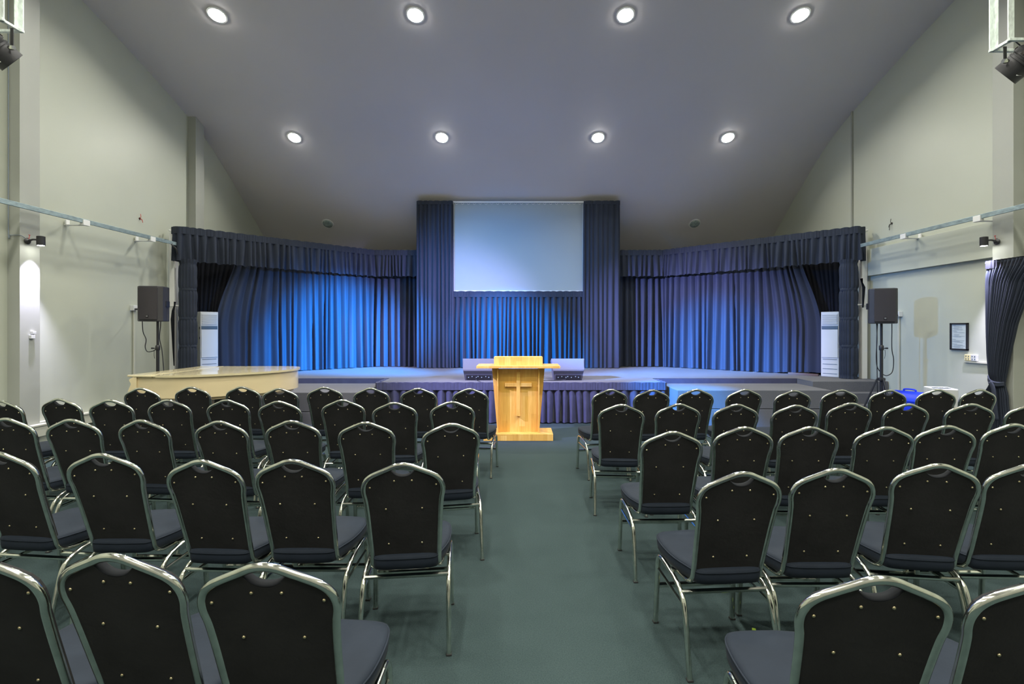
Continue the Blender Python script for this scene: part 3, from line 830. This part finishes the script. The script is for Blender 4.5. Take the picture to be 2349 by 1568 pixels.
for q, m, lab in ((1, 'cream_plastic', 'cream double socket under the framed notice'), (-1, 'plastic_white', 'white double socket beside the cream one on the right wall')):
    t = thing('wall_socket', lab, 'socket', (WX - 0.015, d + q * 0.045, zs_))
    bm = B(); box(bm, (0, 0, 0), (0.03, 0.085, 0.085), 0.005); new('plate', bm, M[m], t)
    bm = B()
    for a_ in (-1, 1):
        for b_ in (-1, 1): box(bm, (-0.016, a_ * 0.018, b_ * 0.018), (0.004, 0.012, 0.014), 0.001)
    new('openings', bm, M['ac_grey'], t)
bm = B(); box(bm, (WX - 0.012, d - 0.28, zs_ - 0.058), (0.024, 0.76, 0.022), 0.002)
tag(new('socket_conduit', bm, M['duct']), 'cream horizontal conduit under the two wall sockets', 'conduit')

# ------------------------------------------------------------------ tied-back drape on the right wall
t = thing('side_drape', 'black drape tied back with a sash against the right wall', 'drape', (5.925, 5.95, 0))
f1 = folds(1.0, 0.062, 77, 0.4)


def dr(u, v):
    z = 2.375 - v * 2.36
    # far edge, near edge of the cloth in y
    kz = [(2.375, 0.155, -0.62), (2.1, 0.17, -0.40), (1.6, 0.165, -0.22), (1.2, 0.155, -0.13), (0.95, 0.135, -0.085), (0.86, 0.125, -0.075), (0.70, 0.19, -0.11), (0.3, 0.24, -0.15), (0.0, 0.26, -0.17)]
    for a, b in zip(kz, kz[1:]):
        if b[0] <= z <= a[0]:
            q = (a[0] - z) / (a[0] - b[0]); q = q * q * (3 - 2 * q) if a[0] < 1.0 else q
            yf = a[1] + (b[1] - a[1]) * q; yn = a[2] + (b[2] - a[2]) * q; break
    am = 0.022 + 0.008 * max(0, min(1, (z - 0.95) / 0.5)) - 0.016 * max(0, min(1, (z - 2.2) / 0.1))
    tie_ = math.exp(-((z - 0.89) / 0.05) ** 2)
    a = am * (1 - 0.6 * tie_) * f1(u)
    bulge = 0.045 * math.sin(PI * u) * (0.3 + 0.7 * max(0, min(1, (2.1 - z) / 0.9)))
    return Vector((-a - bulge * (1 - 0.3 * tie_), yf + (yn - yf) * u, max(0.012, z)))


bm = B(); grid(bm, dr, 170, 60); new('pleated_cloth', bm, M['drape'], t, True)
bm = B()
grid(bm, lambda u, v: Vector((-0.012 - 0.012 * f1(u), 0.165 + (-0.62 - 0.165) * u, 2.29 + v * 0.10)), 150, 3); new('heading_tape', bm, M['drape_black_shaded'], t, True)
bm = B(); tube(bm, [(0.02, 0.2, 2.37), (0.02, -3.0, 2.37)], 0.012, 8)
for yy in (0.15, -1.2, -2.8): tube(bm, [(0.02, yy, 2.37), (0.24, yy, 2.37)], 0.008, 6)
new('curtain_rod', bm, M['white'], t)
bm = B()
for k2, (za, zb) in enumerate(((0.94, 0.87), (0.905, 0.84))):
    pts = []
    for i in range(13):
        u = i / 12; pts.append((-0.07 * math.sin(PI * (0.08 + 0.84 * u)) - 0.012, 0.118 - 0.205 * u, za + (zb - za) * math.sin(u * PI / 2 * 1.3) + (0.03 * max(0, u - 0.6) if k2 else 0)))
    tube(bm, pts, 0.018, 8, r2=0.008, ref=(0, 0, 1))
tube(bm, smooth_path([(-0.095, 0.03, 0.88), (-0.10, -0.02, 0.80), (-0.11, -0.05, 0.60), (-0.105, -0.07, 0.42)], 4), 0.028, 8, r2=0.006, ref=(0, 1, 0))
new('sash', bm, M['drape'], t, True)

# ------------------------------------------------------------------ blue lidded bin and white heater near right wall
t = thing('blue_bin', 'bright blue plastic bin with domed handled lid near right wall', 'bin', ((2087 - CX) * 6.95 / F, 6.95, 0), 0.5)
bm = B(); box(bm, (0, 0, 0.25), (0.27, 0.34, 0.50), 0.02, taper=(1.08, 1.05)); new('tub', bm, M['blue'], t, True, 40)
bm = B(); box(bm, (0, 0, 0.51), (0.31, 0.385, 0.03), 0.008); new('rim', bm, M['blue'], t)
bm = B(); pr = [(0.148 * math.cos(a * PI / 14), 0.525 + 0.115 * math.sin(a * PI / 14)) for a in range(15)]
prism(bm, pr, -0.18, 0.18, f=lambda p: Vector((p.x, p.z, p.y)), bev=0.004, seg=1); new('domed_lid', bm, M['blue'], t, True, 40)
bm = B(); tube(bm, smooth_path([(0, -0.07, 0.635), (0, -0.06, 0.665), (0, 0.06, 0.665), (0, 0.07, 0.635)], 4), 0.012, 8); new('handle', bm, M['blue'], t, True)
bm = B(); box(bm, (0, -0.20, 0.50), (0.10, 0.02, 0.05), 0.006); box(bm, (0, -0.205, 0.535), (0.14, 0.012, 0.012), 0.003); new('latch', bm, M['blue'], t)

hd = 6.30
t = thing('cabinet_heater', 'white portable cabinet heater against the right wall', 'heater', (5.50, hd, 0), -0.30)
bm = B(); box(bm, (0, 0, 0.40), (0.26, 0.28, 0.74), 0.014); new('cabinet', bm, M['plastic_white'], t)
bm = B(); box(bm, (-0.02, -0.142, 0.50), (0.20, 0.006, 0.36), 0.003); new('grille_recess', bm, M['dark'], t)
br = None
for i in range(9):
    if br is None: bm = B(); box(bm, (0, 0, 0), (0.19, 0.008, 0.008), 0.002); br = o = new('grille_bar', bm, M['chrome'], t)
    else: o = br.copy(); COL.objects.link(o)
    o.location = (-0.02, -0.148, 0.35 + i * 0.037)
bm = B(); box(bm, (-0.03, -0.09, 0.772), (0.18, 0.07, 0.008), 0.002); new('control_strip', bm, M['ac_grey'], t)
kn = None
for i in range(3):
    if kn is None: bm = B(); lathe(bm, [(0.018, 0), (0.018, 0.012), (0.01, 0.015)], 12); kn = o = new('knob', bm, M['plastic_white'], t, True, 40)
    else: o = kn.copy(); COL.objects.link(o)
    o.location = (-0.085 + i * 0.055, -0.09, 0.775)
bm = B(); box(bm, (0.131, -0.04, 0.56), (0.008, 0.10, 0.40), 0.002); new('side_vent', bm, M['grey_trim'], t)
for q in (-1, 1):
    for q2 in (-1, 1):
        bm = B(); lathe(bm, [(0.02, -0.012), (0.02, 0.012)], 10, Matrix.Translation((q * 0.12, q2 * 0.11, 0.02)) @ Matrix.Rotation(PI / 2, 4, 'X')); new('caster', bm, M['black'], t)

# ------------------------------------------------------------------ spot lamps on the near columns


def wall_spot(s, loc, tgt, side, watts):
    t = thing('wall_spotlight', 'small black cylinder spotlight on the %s wall column' % side, 'spotlight', loc)
    bm = B(); lathe(bm, [(0.035, 0), (0.04, 0.012), (0.02, 0.03)], 16, Matrix.Translation((s * 0.12, -0.03 * 0, 0.0)) @ Matrix.Rotation(-s * PI / 2, 4, 'Y')); new('wall_plate', bm, M['black'], t, True, 40)
    bm = B(); tube(bm, smooth_path([(s * 0.10, 0, 0.0), (s * 0.06, 0.01, 0.02), (s * 0.02, 0.03, 0.02)], 4), 0.011, 8); new('arm', bm, M['black'], t)
    bm = B(); lathe(bm, [(0.036, -0.05), (0.042, -0.055), (0.042, 0.055), (0.036, 0.058), (0.015, 0.062)], 20, Matrix.Translation((0, 0.05, 0.01)) ); new('lamp_can', bm, M['black'], t, True, 40)
    bm = B(); lathe(bm, [(0.033, -0.0562), (0.033, -0.053)], 16, Matrix.Translation((0, 0.05, 0.01))); new('lens', bm, M['lens_on'], t)
    bm = B(); tube(bm, smooth_path([(s * 0.10, 0, 0.02), (s * 0.10, 0.01, 0.06), (s * 0.09, 0.0, 0.075)], 4), 0.003, 5); tube(bm, smooth_path([(s * 0.08, 0, 0.07), (s * 0.1, 0.0, 0.075)], 2), 0.004, 5)
    new('wires', bm, M['red'], t)
    sp = spot('spotlight_beam', (loc[0], loc[1] + 0.05, loc[2] - 0.055), tgt, watts, (0.74, 0.70, 1.0), 64, 0.85, 0.02)
    return t


wall_spot(-1, (-FX + 0.125, 5.87, 2.60), (-FX + 0.045, 5.895, 0.9), 'left', 330)
wall_spot(1, (FX - 0.125, 6.02, 2.62), (5.90, 6.0, 1.3), 'right', 420)
bm = B(); tube(bm, smooth_path([(-WX + 0.03, 5.775, 6.2), (-WX + 0.03, 5.775, 4.0), (-WX + 0.03, 5.775, 2.72), (-WX + 0.05, 5.775, 2.66), (-WX + 0.10, 5.775, 2.655), (-FX + 0.012, 5.79, 2.655), (-FX + 0.012, 5.86, 2.62)], 6), 0.005, 6)
tag(new('lamp_cable', bm, M['ink'], None, True), 'grey cable running down the left wall to the spotlight', 'cable')
d = (FX) * F / (CX - 71)
t = thing('wall_switch', 'two small white switch boxes on the lit left column', 'switch', (-FX + 0.015, d, H - (772 - CY) * d / F))
bm = B(); box(bm, (0, 0, 0.0), (0.03, 0.05, 0.045), 0.004); box(bm, (0, 0.015, 0.05), (0.03, 0.045, 0.035), 0.004); new('box', bm, M['plastic_white'], t)

# ------------------------------------------------------------------ hanging truss ends and theatre lamps


def truss(s, xa, ya, yb, zb, side):
    wd_ = 0.55
    t = thing('lighting_truss', 'bright galvanised hanging frame at the upper %s corner' % side, 'lighting truss', (s * (xa + wd_ / 2), (ya + yb) / 2, zb))
    hy = (yb - ya) / 2; zt = ceil_z(yb) - zb - 0.002
    for qx in (-1, 1):
        for qy in (-1, 1):
            bm = B(); box(bm, (qx * wd_ / 2, qy * hy, zt / 2), (0.055, 0.012, zt), 0.001)
            box(bm, (qx * (wd_ / 2 - 0.022), qy * hy - qy * 0.02, zt / 2), (0.006, 0.04, zt), 0.001); new('upright', bm, M['truss'], t)
    for qy in (-1, 1):
        bm = B(); box(bm, (0, qy * hy, 0.012), (wd_ + 0.05, 0.03, 0.025), 0.002); new('bottom_bar', bm, M['truss'], t)
    for qx in (-1, 1):
        bm = B(); box(bm, (qx * wd_ / 2, 0, 0.012), (0.03, yb - ya, 0.025), 0.002); new('side_bar', bm, M['truss'], t)
    bm = B(); tube(bm, smooth_path([(-s * 0.2, 0, 0.1), (-s * 0.05, 0.02, 0.0), (s * 0.0, 0.03, -0.07)], 4), 0.006, 6); new('cable', bm, M['black'], t)


def parcan(s, c, dirv, side, yoke_x, yz):
    t = thing('theatre_lamp', 'black can stage lamp hanging under the %s truss' % side, 'stage lamp', c)
    q = Vector(dirv).normalized().to_track_quat('Z', 'Y').to_matrix().to_4x4()
    bm = B(); lathe(bm, [(0.10, 0.15), (0.122, 0.15), (0.122, 0.02), (0.130, 0.018), (0.130, 0.0), (0.122, -0.002), (0.122, -0.02)], 28, q, False); new('barrel', bm, M['black_plastic'], t, True, 35)
    bm = B(); lathe(bm, [(0.122, -0.02), (0.135, -0.022), (0.135, -0.07), (0.118, -0.09), (0.11, -0.13), (0.085, -0.19), (0.05, -0.22)], 28, q); new('rear_cap', bm, M['black_plastic'], t, True, 35)
    bm = B(); lathe(bm, [(0.119, 0.10), (0.119, 0.102)], 24, q); new('lens', bm, M['ac_grey'], t, True, 35)
    lb = None
    for i in range(6):
        bm = B(); a = i * PI / 3; R = q.to_3x3()
        box(bm, R @ Vector((0.137 * math.cos(a), 0.137 * math.sin(a), -0.046)), (0.03, 0.008, 0.03), 0.001, rot=R @ rz(a + PI / 2).to_3x3()); new('vent_slot', bm, M['dark'], t)
    bm = B(); box(bm, (yoke_x, 0, yz / 2), (0.03, 0.008, yz), 0.002); new('yoke', bm, M['black'], t)
    bm = B(); lathe(bm, [(0.02, -0.03), (0.024, 0.0), (0.018, 0.02)], 10, Matrix.Translation((yoke_x, -0.01, 0)) @ Matrix.Rotation(s * PI / 2, 4, 'Y')); new('tilt_knob', bm, M['chrome'], t, True, 40)
    bm = B(); R = q.to_3x3(); box(bm, R @ Vector((0, 0, 0.12)) + Vector((0, -0.1, -0.07)), (0.05, 0.004, 0.012)); new('sticker', bm, M['white'], t)


truss(1, 4.655, 4.57, 4.75, 4.255, 'right')
truss(-1, 4.92, 4.60, 4.78, 4.465, 'left')
parcan(1, (4.86, 4.66, 4.11), (-0.42, 0.72, -0.55), 'right', -0.17, 0.145)
parcan(-1, (-5.07, 4.68, 4.25), (0.42, 0.72, -0.55), 'left', 0.17, 0.195)

# ------------------------------------------------------------------ ceiling downlights
rows = [('first lit row over the hall', 7.0), ('second lit row nearer the stage', 9.42)]
LX = (-4.36, -1.49, 1.55, 4.08)
names4 = ('leftmost', 'second from left', 'second from right', 'rightmost')


def downlight(x, y, lit, label, group, power=LAMP_W):
    z = ceil_z(y); dz = (ceil_z(y + 0.05) - ceil_z(y - 0.05)) / 0.1
    ang = math.atan(dz)
    t = thing('ceiling_downlight', label, 'downlight', (x, y, z), 0, group); t.rotation_euler = (ang, 0, 0)
    if y == rows[0][1] and x == LX[0] or 'rim' not in PROTO:
        bm = B(); lathe(bm, [(0.135, 0.0), (0.135, -0.012), (0.112, -0.016), (0.108, 0.0)], 32, None, False); PROTO['rim'] = o = new('rim', bm, M['white'], t, True, 50)
    else: o = PROTO['rim'].copy(); COL.objects.link(o); o.parent = t
    key = 'on' if lit else 'off'
    if key not in PROTO:
        bm = B(); lathe(bm, [(0.112, -0.008), (0.105, -0.020), (0.075, -0.032), (0.03, -0.038), (0.004, -0.039)], 28)
        PROTO[key] = o = new('lens', bm, M['lens_on'] if lit else M['lens_off'], t, True, 60)
    else: o = PROTO[key].copy(); COL.objects.link(o); o.parent = t
    if lit:
        lk = 'light%d' % power; ld = PROTO.get(lk)
        if ld is None:
            ld = PROTO[lk] = bpy.data.lights.new('downlight_lamp', 'AREA'); ld.shape = 'DISK'; ld.size = 0.2; ld.energy = power; ld.color = LAMP_COL
            ld.spread = math.radians(146)
        lo_ = bpy.data.objects.new('downlight_lamp', ld); COL.objects.link(lo_); lo_.parent = t; lo_.location = (0, 0, -0.045)


PROTO = {}
for rn, y in rows:
    for i, x in enumerate(LX): downlight(x, y, True, 'lit ceiling downlight, %s in the %s' % (names4[i], 'upper row' if y < 8 else 'lower row of lit lamps'), 'lit downlights across the ceiling')
downlight(-4.45, 11.3, False, 'unlit round downlight on the ceiling slope above the left stage curtains', 'unlit downlights by the stage')
downlight(4.12, 11.3, False, 'unlit round downlight on the ceiling slope above the right stage curtains', 'unlit downlights by the stage')
for y in (4.55, 2.1, -0.35, -2.6):
    for x in LX: downlight(x, y, True, 'lit ceiling downlight further back over the hall', 'downlights over the back of the hall', 68.0)

# ------------------------------------------------------------------ banquet chairs


def back_y(z): return -0.065 + (0.93 - z) * 0.29


def make_chair():
    t = thing('banquet_chair', '', 'chair')
    half = [(0.156, 0.445), (0.161, 0.55), (0.166, 0.66), (0.172, 0.745), (0.179, 0.785), (0.178, 0.815), (0.1665, 0.843), (0.145, 0.8635), (0.113, 0.880), (0.062, 0.902), (0.032, 0.9145), (0.0, 0.919)]
    low = [(0.172, 0.36, 0.372), (0.168, 0.22, 0.370), (0.161, 0.125, 0.376), (0.157, 0.088, 0.405)]
    pts = [Vector(p) for p in low] + [Vector((x, back_y(z), z)) for x, z in half]
    pts = pts + [Vector((-p.x, p.y, p.z)) for p in pts[-2::-1]]
    bm = B(); tube(bm, smooth_path(pts, 4), 0.0105, 10, r2=0.0125, ref=(0, 1, 0.29)); new('back_frame', bm, M['chrome'], t, True, 60)
    # padded back panel with hand hole
    ins = [(x - 0.008, z) for x, z in half[:6]] + [(0.161, 0.841), (0.143, 0.859), (0.115, 0.872), (0.060, 0.893)]
    cut = [(0.053, 0.887), (0.046, 0.878), (0.038, 0.8705), (0.029, 0.865), (0.018, 0.861), (0.009, 0.859), (0.0, 0.8585)]
    hp = ins + cut
    full = hp + [(-x, z) for x, z in hp[-2::-1]]
    bm = B(); tb = bmesh.new()
    nrm = Vector((0, 1, 0.29)).normalized()
    a_ = [tb.verts.new(Vector((x, back_y(z), z)) - nrm * 0.004) for x, z in full]
    b_ = [tb.verts.new(Vector((x * 0.985, back_y(z), 0.66 + (z - 0.66) * 0.985)) + nrm * 0.026) for x, z in full]
    tb.faces.new(a_); tb.faces.new(b_[::-1]); n_ = len(full)
    for i in range(n_): tb.faces.new((a_[i], b_[i], b_[(i + 1) % n_], a_[(i + 1) % n_]))
    merge(bm, tb, lambda p: p.copy()); new('backrest', bm, M['panel'], t)
    # grey moulded hand-hole trim
    bm = B(); cc_ = [(0.062, 0.896), (0.053, 0.885), (0.038, 0.871), (0.02, 0.8625), (0.0, 0.860)]
    cc_ = cc_ + [(-x, z) for x, z in cc_[-2::-1]]
    tube(bm, smooth_path([Vector((x, back_y(z), z)) + nrm * 0.009 for x, z in cc_], 4), 0.0135, 8, r2=0.0035, ref=nrm); new('hand_hole_trim', bm, M['grey_trim'], t, True)
    # studs
    sm = None
    for x, z in ((-0.040, 0.843), (0.040, 0.843), (-0.150, 0.812), (0.150, 0.820), (-0.083, 0.70), (0.083, 0.70), (-0.078, 0.515), (0.078, 0.515)):
        p = Vector((x, back_y(z), z)) - nrm * 0.004
        if sm is None:
            bm = B(); q = (-nrm).to_track_quat('Z', 'Y').to_matrix().to_4x4()
            lathe(bm, [(0.0052, -0.001), (0.0050, 0.0018), (0.0030, 0.0038), (0.0006, 0.0044)], 8, q); sm = o = new('stud', bm, M['brass'], t, True)
        else: o = sm.copy(); COL.objects.link(o)
        o.location = p
    # seat
    pl = [(0.0, 0.045), (0.10, 0.048), (0.145, 0.06), (0.162, 0.10), (0.195, 0.20), (0.206, 0.30), (0.203, 0.40), (0.185, 0.46), (0.14, 0.487), (0.0, 0.50)]
    pl = [p for p in smooth_path([(x, y, 0) for x, y in pl], 3)]
    ring = [(p.x, p.y) for p in pl] + [(-p.x, p.y) for p in pl[-2:0:-1]]
    cy_ = 0.27; bm = B(); rings = []
    for z, sc in ((0.387, 0.95), (0.391, 0.985), (0.415, 1.0), (0.440, 1.0), (0.450, 0.975), (0.457, 0.90), (0.461, 0.7), (0.463, 0.35)):
        rings.append([bm.verts.new((x * sc, cy_ + (y - cy_) * sc, z)) for x, y in ring])
    n_ = len(ring)
    for a, b in zip(rings, rings[1:]):
        for i in range(n_): bm.faces.new((a[i], a[(i + 1) % n_], b[(i + 1) % n_], b[i]))
    bm.faces.new(rings[0][::-1]); bm.faces.new(rings[-1]); new('seat', bm, M['seat'], t, True, 60)
    bm = B(); tube(bm, [(x * 1.0, cy_ + (y - cy_) * 1.0, 0.441) for x, y in ring], 0.0035, 5, closed=True); new('piping', bm, M['seat'], t, True)
    for s in (-1, 1):
        X = lambda z: s * (0.202 + 0.006 * (0.38 - z) / 0.38)
        pr = smooth_path([(0, 0.0, 0.0), (0, 0.032, 0.15), (0, 0.062, 0.265), (0, 0.092, 0.318), (0, 0.15, 0.350), (0, 0.24, 0.366), (0, 0.33, 0.372)], 4)
        bm = B(); tube(bm, [Vector((X(p.z), p.y, p.z)) for p in pr], 0.0115, 8, r2=0.0115, ref=(1, 0, 0), square=True); lg = new('leg', bm, M['chrome'], t, True, 60)
        bm = B(); box(bm, (X(0), 0.001, 0.004), (0.026, 0.026, 0.010), 0.002, seg=1); new('foot_cap', bm, M['rubber'], lg)
        pr = smooth_path([(0, 0.33, 0.372), (0, 0.375, 0.366), (0, 0.398, 0.335), (0, 0.405, 0.28), (0, 0.425, 0.0)], 4)
        bm = B(); tube(bm, [Vector((X(p.z), p.y, p.z)) for p in pr], 0.0125, 8, r2=0.0125, ref=(1, 0, 0), square=True); lg = new('leg', bm, M['chrome'], t, True, 60)
        bm = B(); box(bm, (X(0), 0.425, 0.004), (0.027, 0.027, 0.010), 0.002, seg=1); new('foot_cap', bm, M['rubber'], lg)
        bm = B(); tube(bm, [(X(0.29), 0.075, 0.285), (X(0.30), 0.402, 0.295)], 0.009, 8, r2=0.006, ref=(0, 0, 1), square=True); new('side_stretcher', bm, M['chrome'], t)
        bm = B(); box(bm, (s * 0.18, 0.22, 0.378), (0.045, 0.03, 0.014), 0.003); new('seat_mount', bm, M['chrome'], t)
    bm = B(); tube(bm, [(-0.2, 0.105, 0.332), (0.2, 0.105, 0.332)], 0.010, 8, square=True, ref=(0, 0, 1)); new('rear_crossbar', bm, M['chrome'], t)
    bm = B(); tube(bm, [(-0.203, 0.415, 0.20), (0.203, 0.415, 0.20)], 0.012, 8, square=True, ref=(0, 0, 1)); new('front_crossbar', bm, M['chrome'], t)
    bm = B(); tube(bm, [(-0.17, 0.30, 0.378), (0.17, 0.30, 0.378)], 0.008, 6, ref=(0, 0, 1)); new('under_seat_bar', bm, M['chrome'], t)
    return t


chair0 = make_chair()
# apex pixel x, y, yaw in degrees (counter-clockwise from above) for each chair, from the aisle outwards
ROWS = {
    ('left', 'front'): [(1078, 890.5, -6), (959, 889.5, 0), (850, 889, 0), (743.5, 887, 2), (640, 890, 0), (554, 886, -2), (438, 886.5, 0), (321, 889, 0)],
    ('left', 'second'): [(1037, 920, 3), (904, 922, 3), (785, 916, 2), (638, 919, -1), (519, 916, -1), (384, 916, 0), (250, 916, 2), (134, 913, -4), (-1, 917, -5)],
    ('left', 'third'): [(1035, 970, 10), (838, 967, 2), (668, 963.5, 0), (502, 964.7, -4), (323, 962, -5), (161, 960.5, 0), (12, 958, -3)],
    ('left', 'fourth'): [(923, 1061, 6), (669, 1053, 0), (461, 1054, -3), (230, 1039.5, 0), (-6, 1036, -6)],
    ('left', 'nearest'): [(603, 1291, 0), (255, 1269, -5), (-75, 1272, -4)],
    ('right', 'front'): [(1401, 892, 9), (1497, 893, 6), (1598, 892, 3), (1710, 892, 4), (1822, 894.5, 3), (1930, 893, 1), (2041, 893, 0), (2152, 892, -5), (2249, 892, 1)],
    ('right', 'second'): [(1426, 926.5, -4), (1558, 925, 2), (1691, 926, 1), (1827, 928, 0), (1953, 923, 0), (2084, 925, 0), (2230, 925, -6), (2368, 927, -3)],
    ('right', 'third'): [(1544, 988.5, 1), (1709, 978, -1), (1860, 978, -1), (2035, 978, -1), (2175, 975, -4), (2328, 971, -1)],
    ('right', 'fourth'): [(1705, 1081, 4), (1920, 1073.5, 0), (2156, 1063, -7), (2368, 1063, -2)],
    ('right', 'nearest'): [(2024, 1321, -3), (2425, 1325, -2)],
}
ORD = ['aisle chair', 'second from the aisle', 'third from the aisle', 'fourth from the aisle', 'fifth from the aisle', 'sixth from the aisle', 'seventh from the aisle', 'eighth from the aisle', 'ninth from the aisle']
first = True
for (side, row), lst in ROWS.items():
    for i, (ax, ay, yaw) in enumerate(lst):
        dep = (H - 0.929) * F / (ay - CY)
        tx, ty = (ax - CX) * dep / F, dep
        a = math.radians(yaw)
        ox, oy = tx - (-math.sin(a) * -0.062), ty - (math.cos(a) * -0.062)
        o = chair0 if first else copy_tree(chair0); first = False
        o.location = (ox, oy, 0); o.rotation_euler = (0, 0, a)
        rn = {'front': 'front row nearest the stage', 'nearest': 'rear row nearest the viewer'}.get(row, '%s row from the stage' % row)
        o['label'] = 'black banquet chair, %s block, %s, %s' % (side, rn, ORD[i])
        o['group'] = 'black banquet chairs with chrome frames in the %s block' % side

# ------------------------------------------------------------------ scraps of paper on the carpet
for x, y, lab, w_ in ((1729, 1443, 'tiny yellow-green scrap on the carpet behind a right chair', 0.012), (1697, 1467, 'yellow-green paper scrap on the carpet beside the near right seat', 0.02)):
    d = H * F / (y - CY); p = px(x, y, d)
    bm = B(); prism(bm, [(-w_, -w_ * 0.6), (w_ * 0.6, -w_ * 0.8), (w_, w_ * 0.4), (-w_ * 0.3, w_ * 0.9)], 0.001, 0.0025)
    o = tag(new('paper_scrap', bm, M['leaf']), lab, 'paper scrap'); o.location = (p.x, p.y, 0)
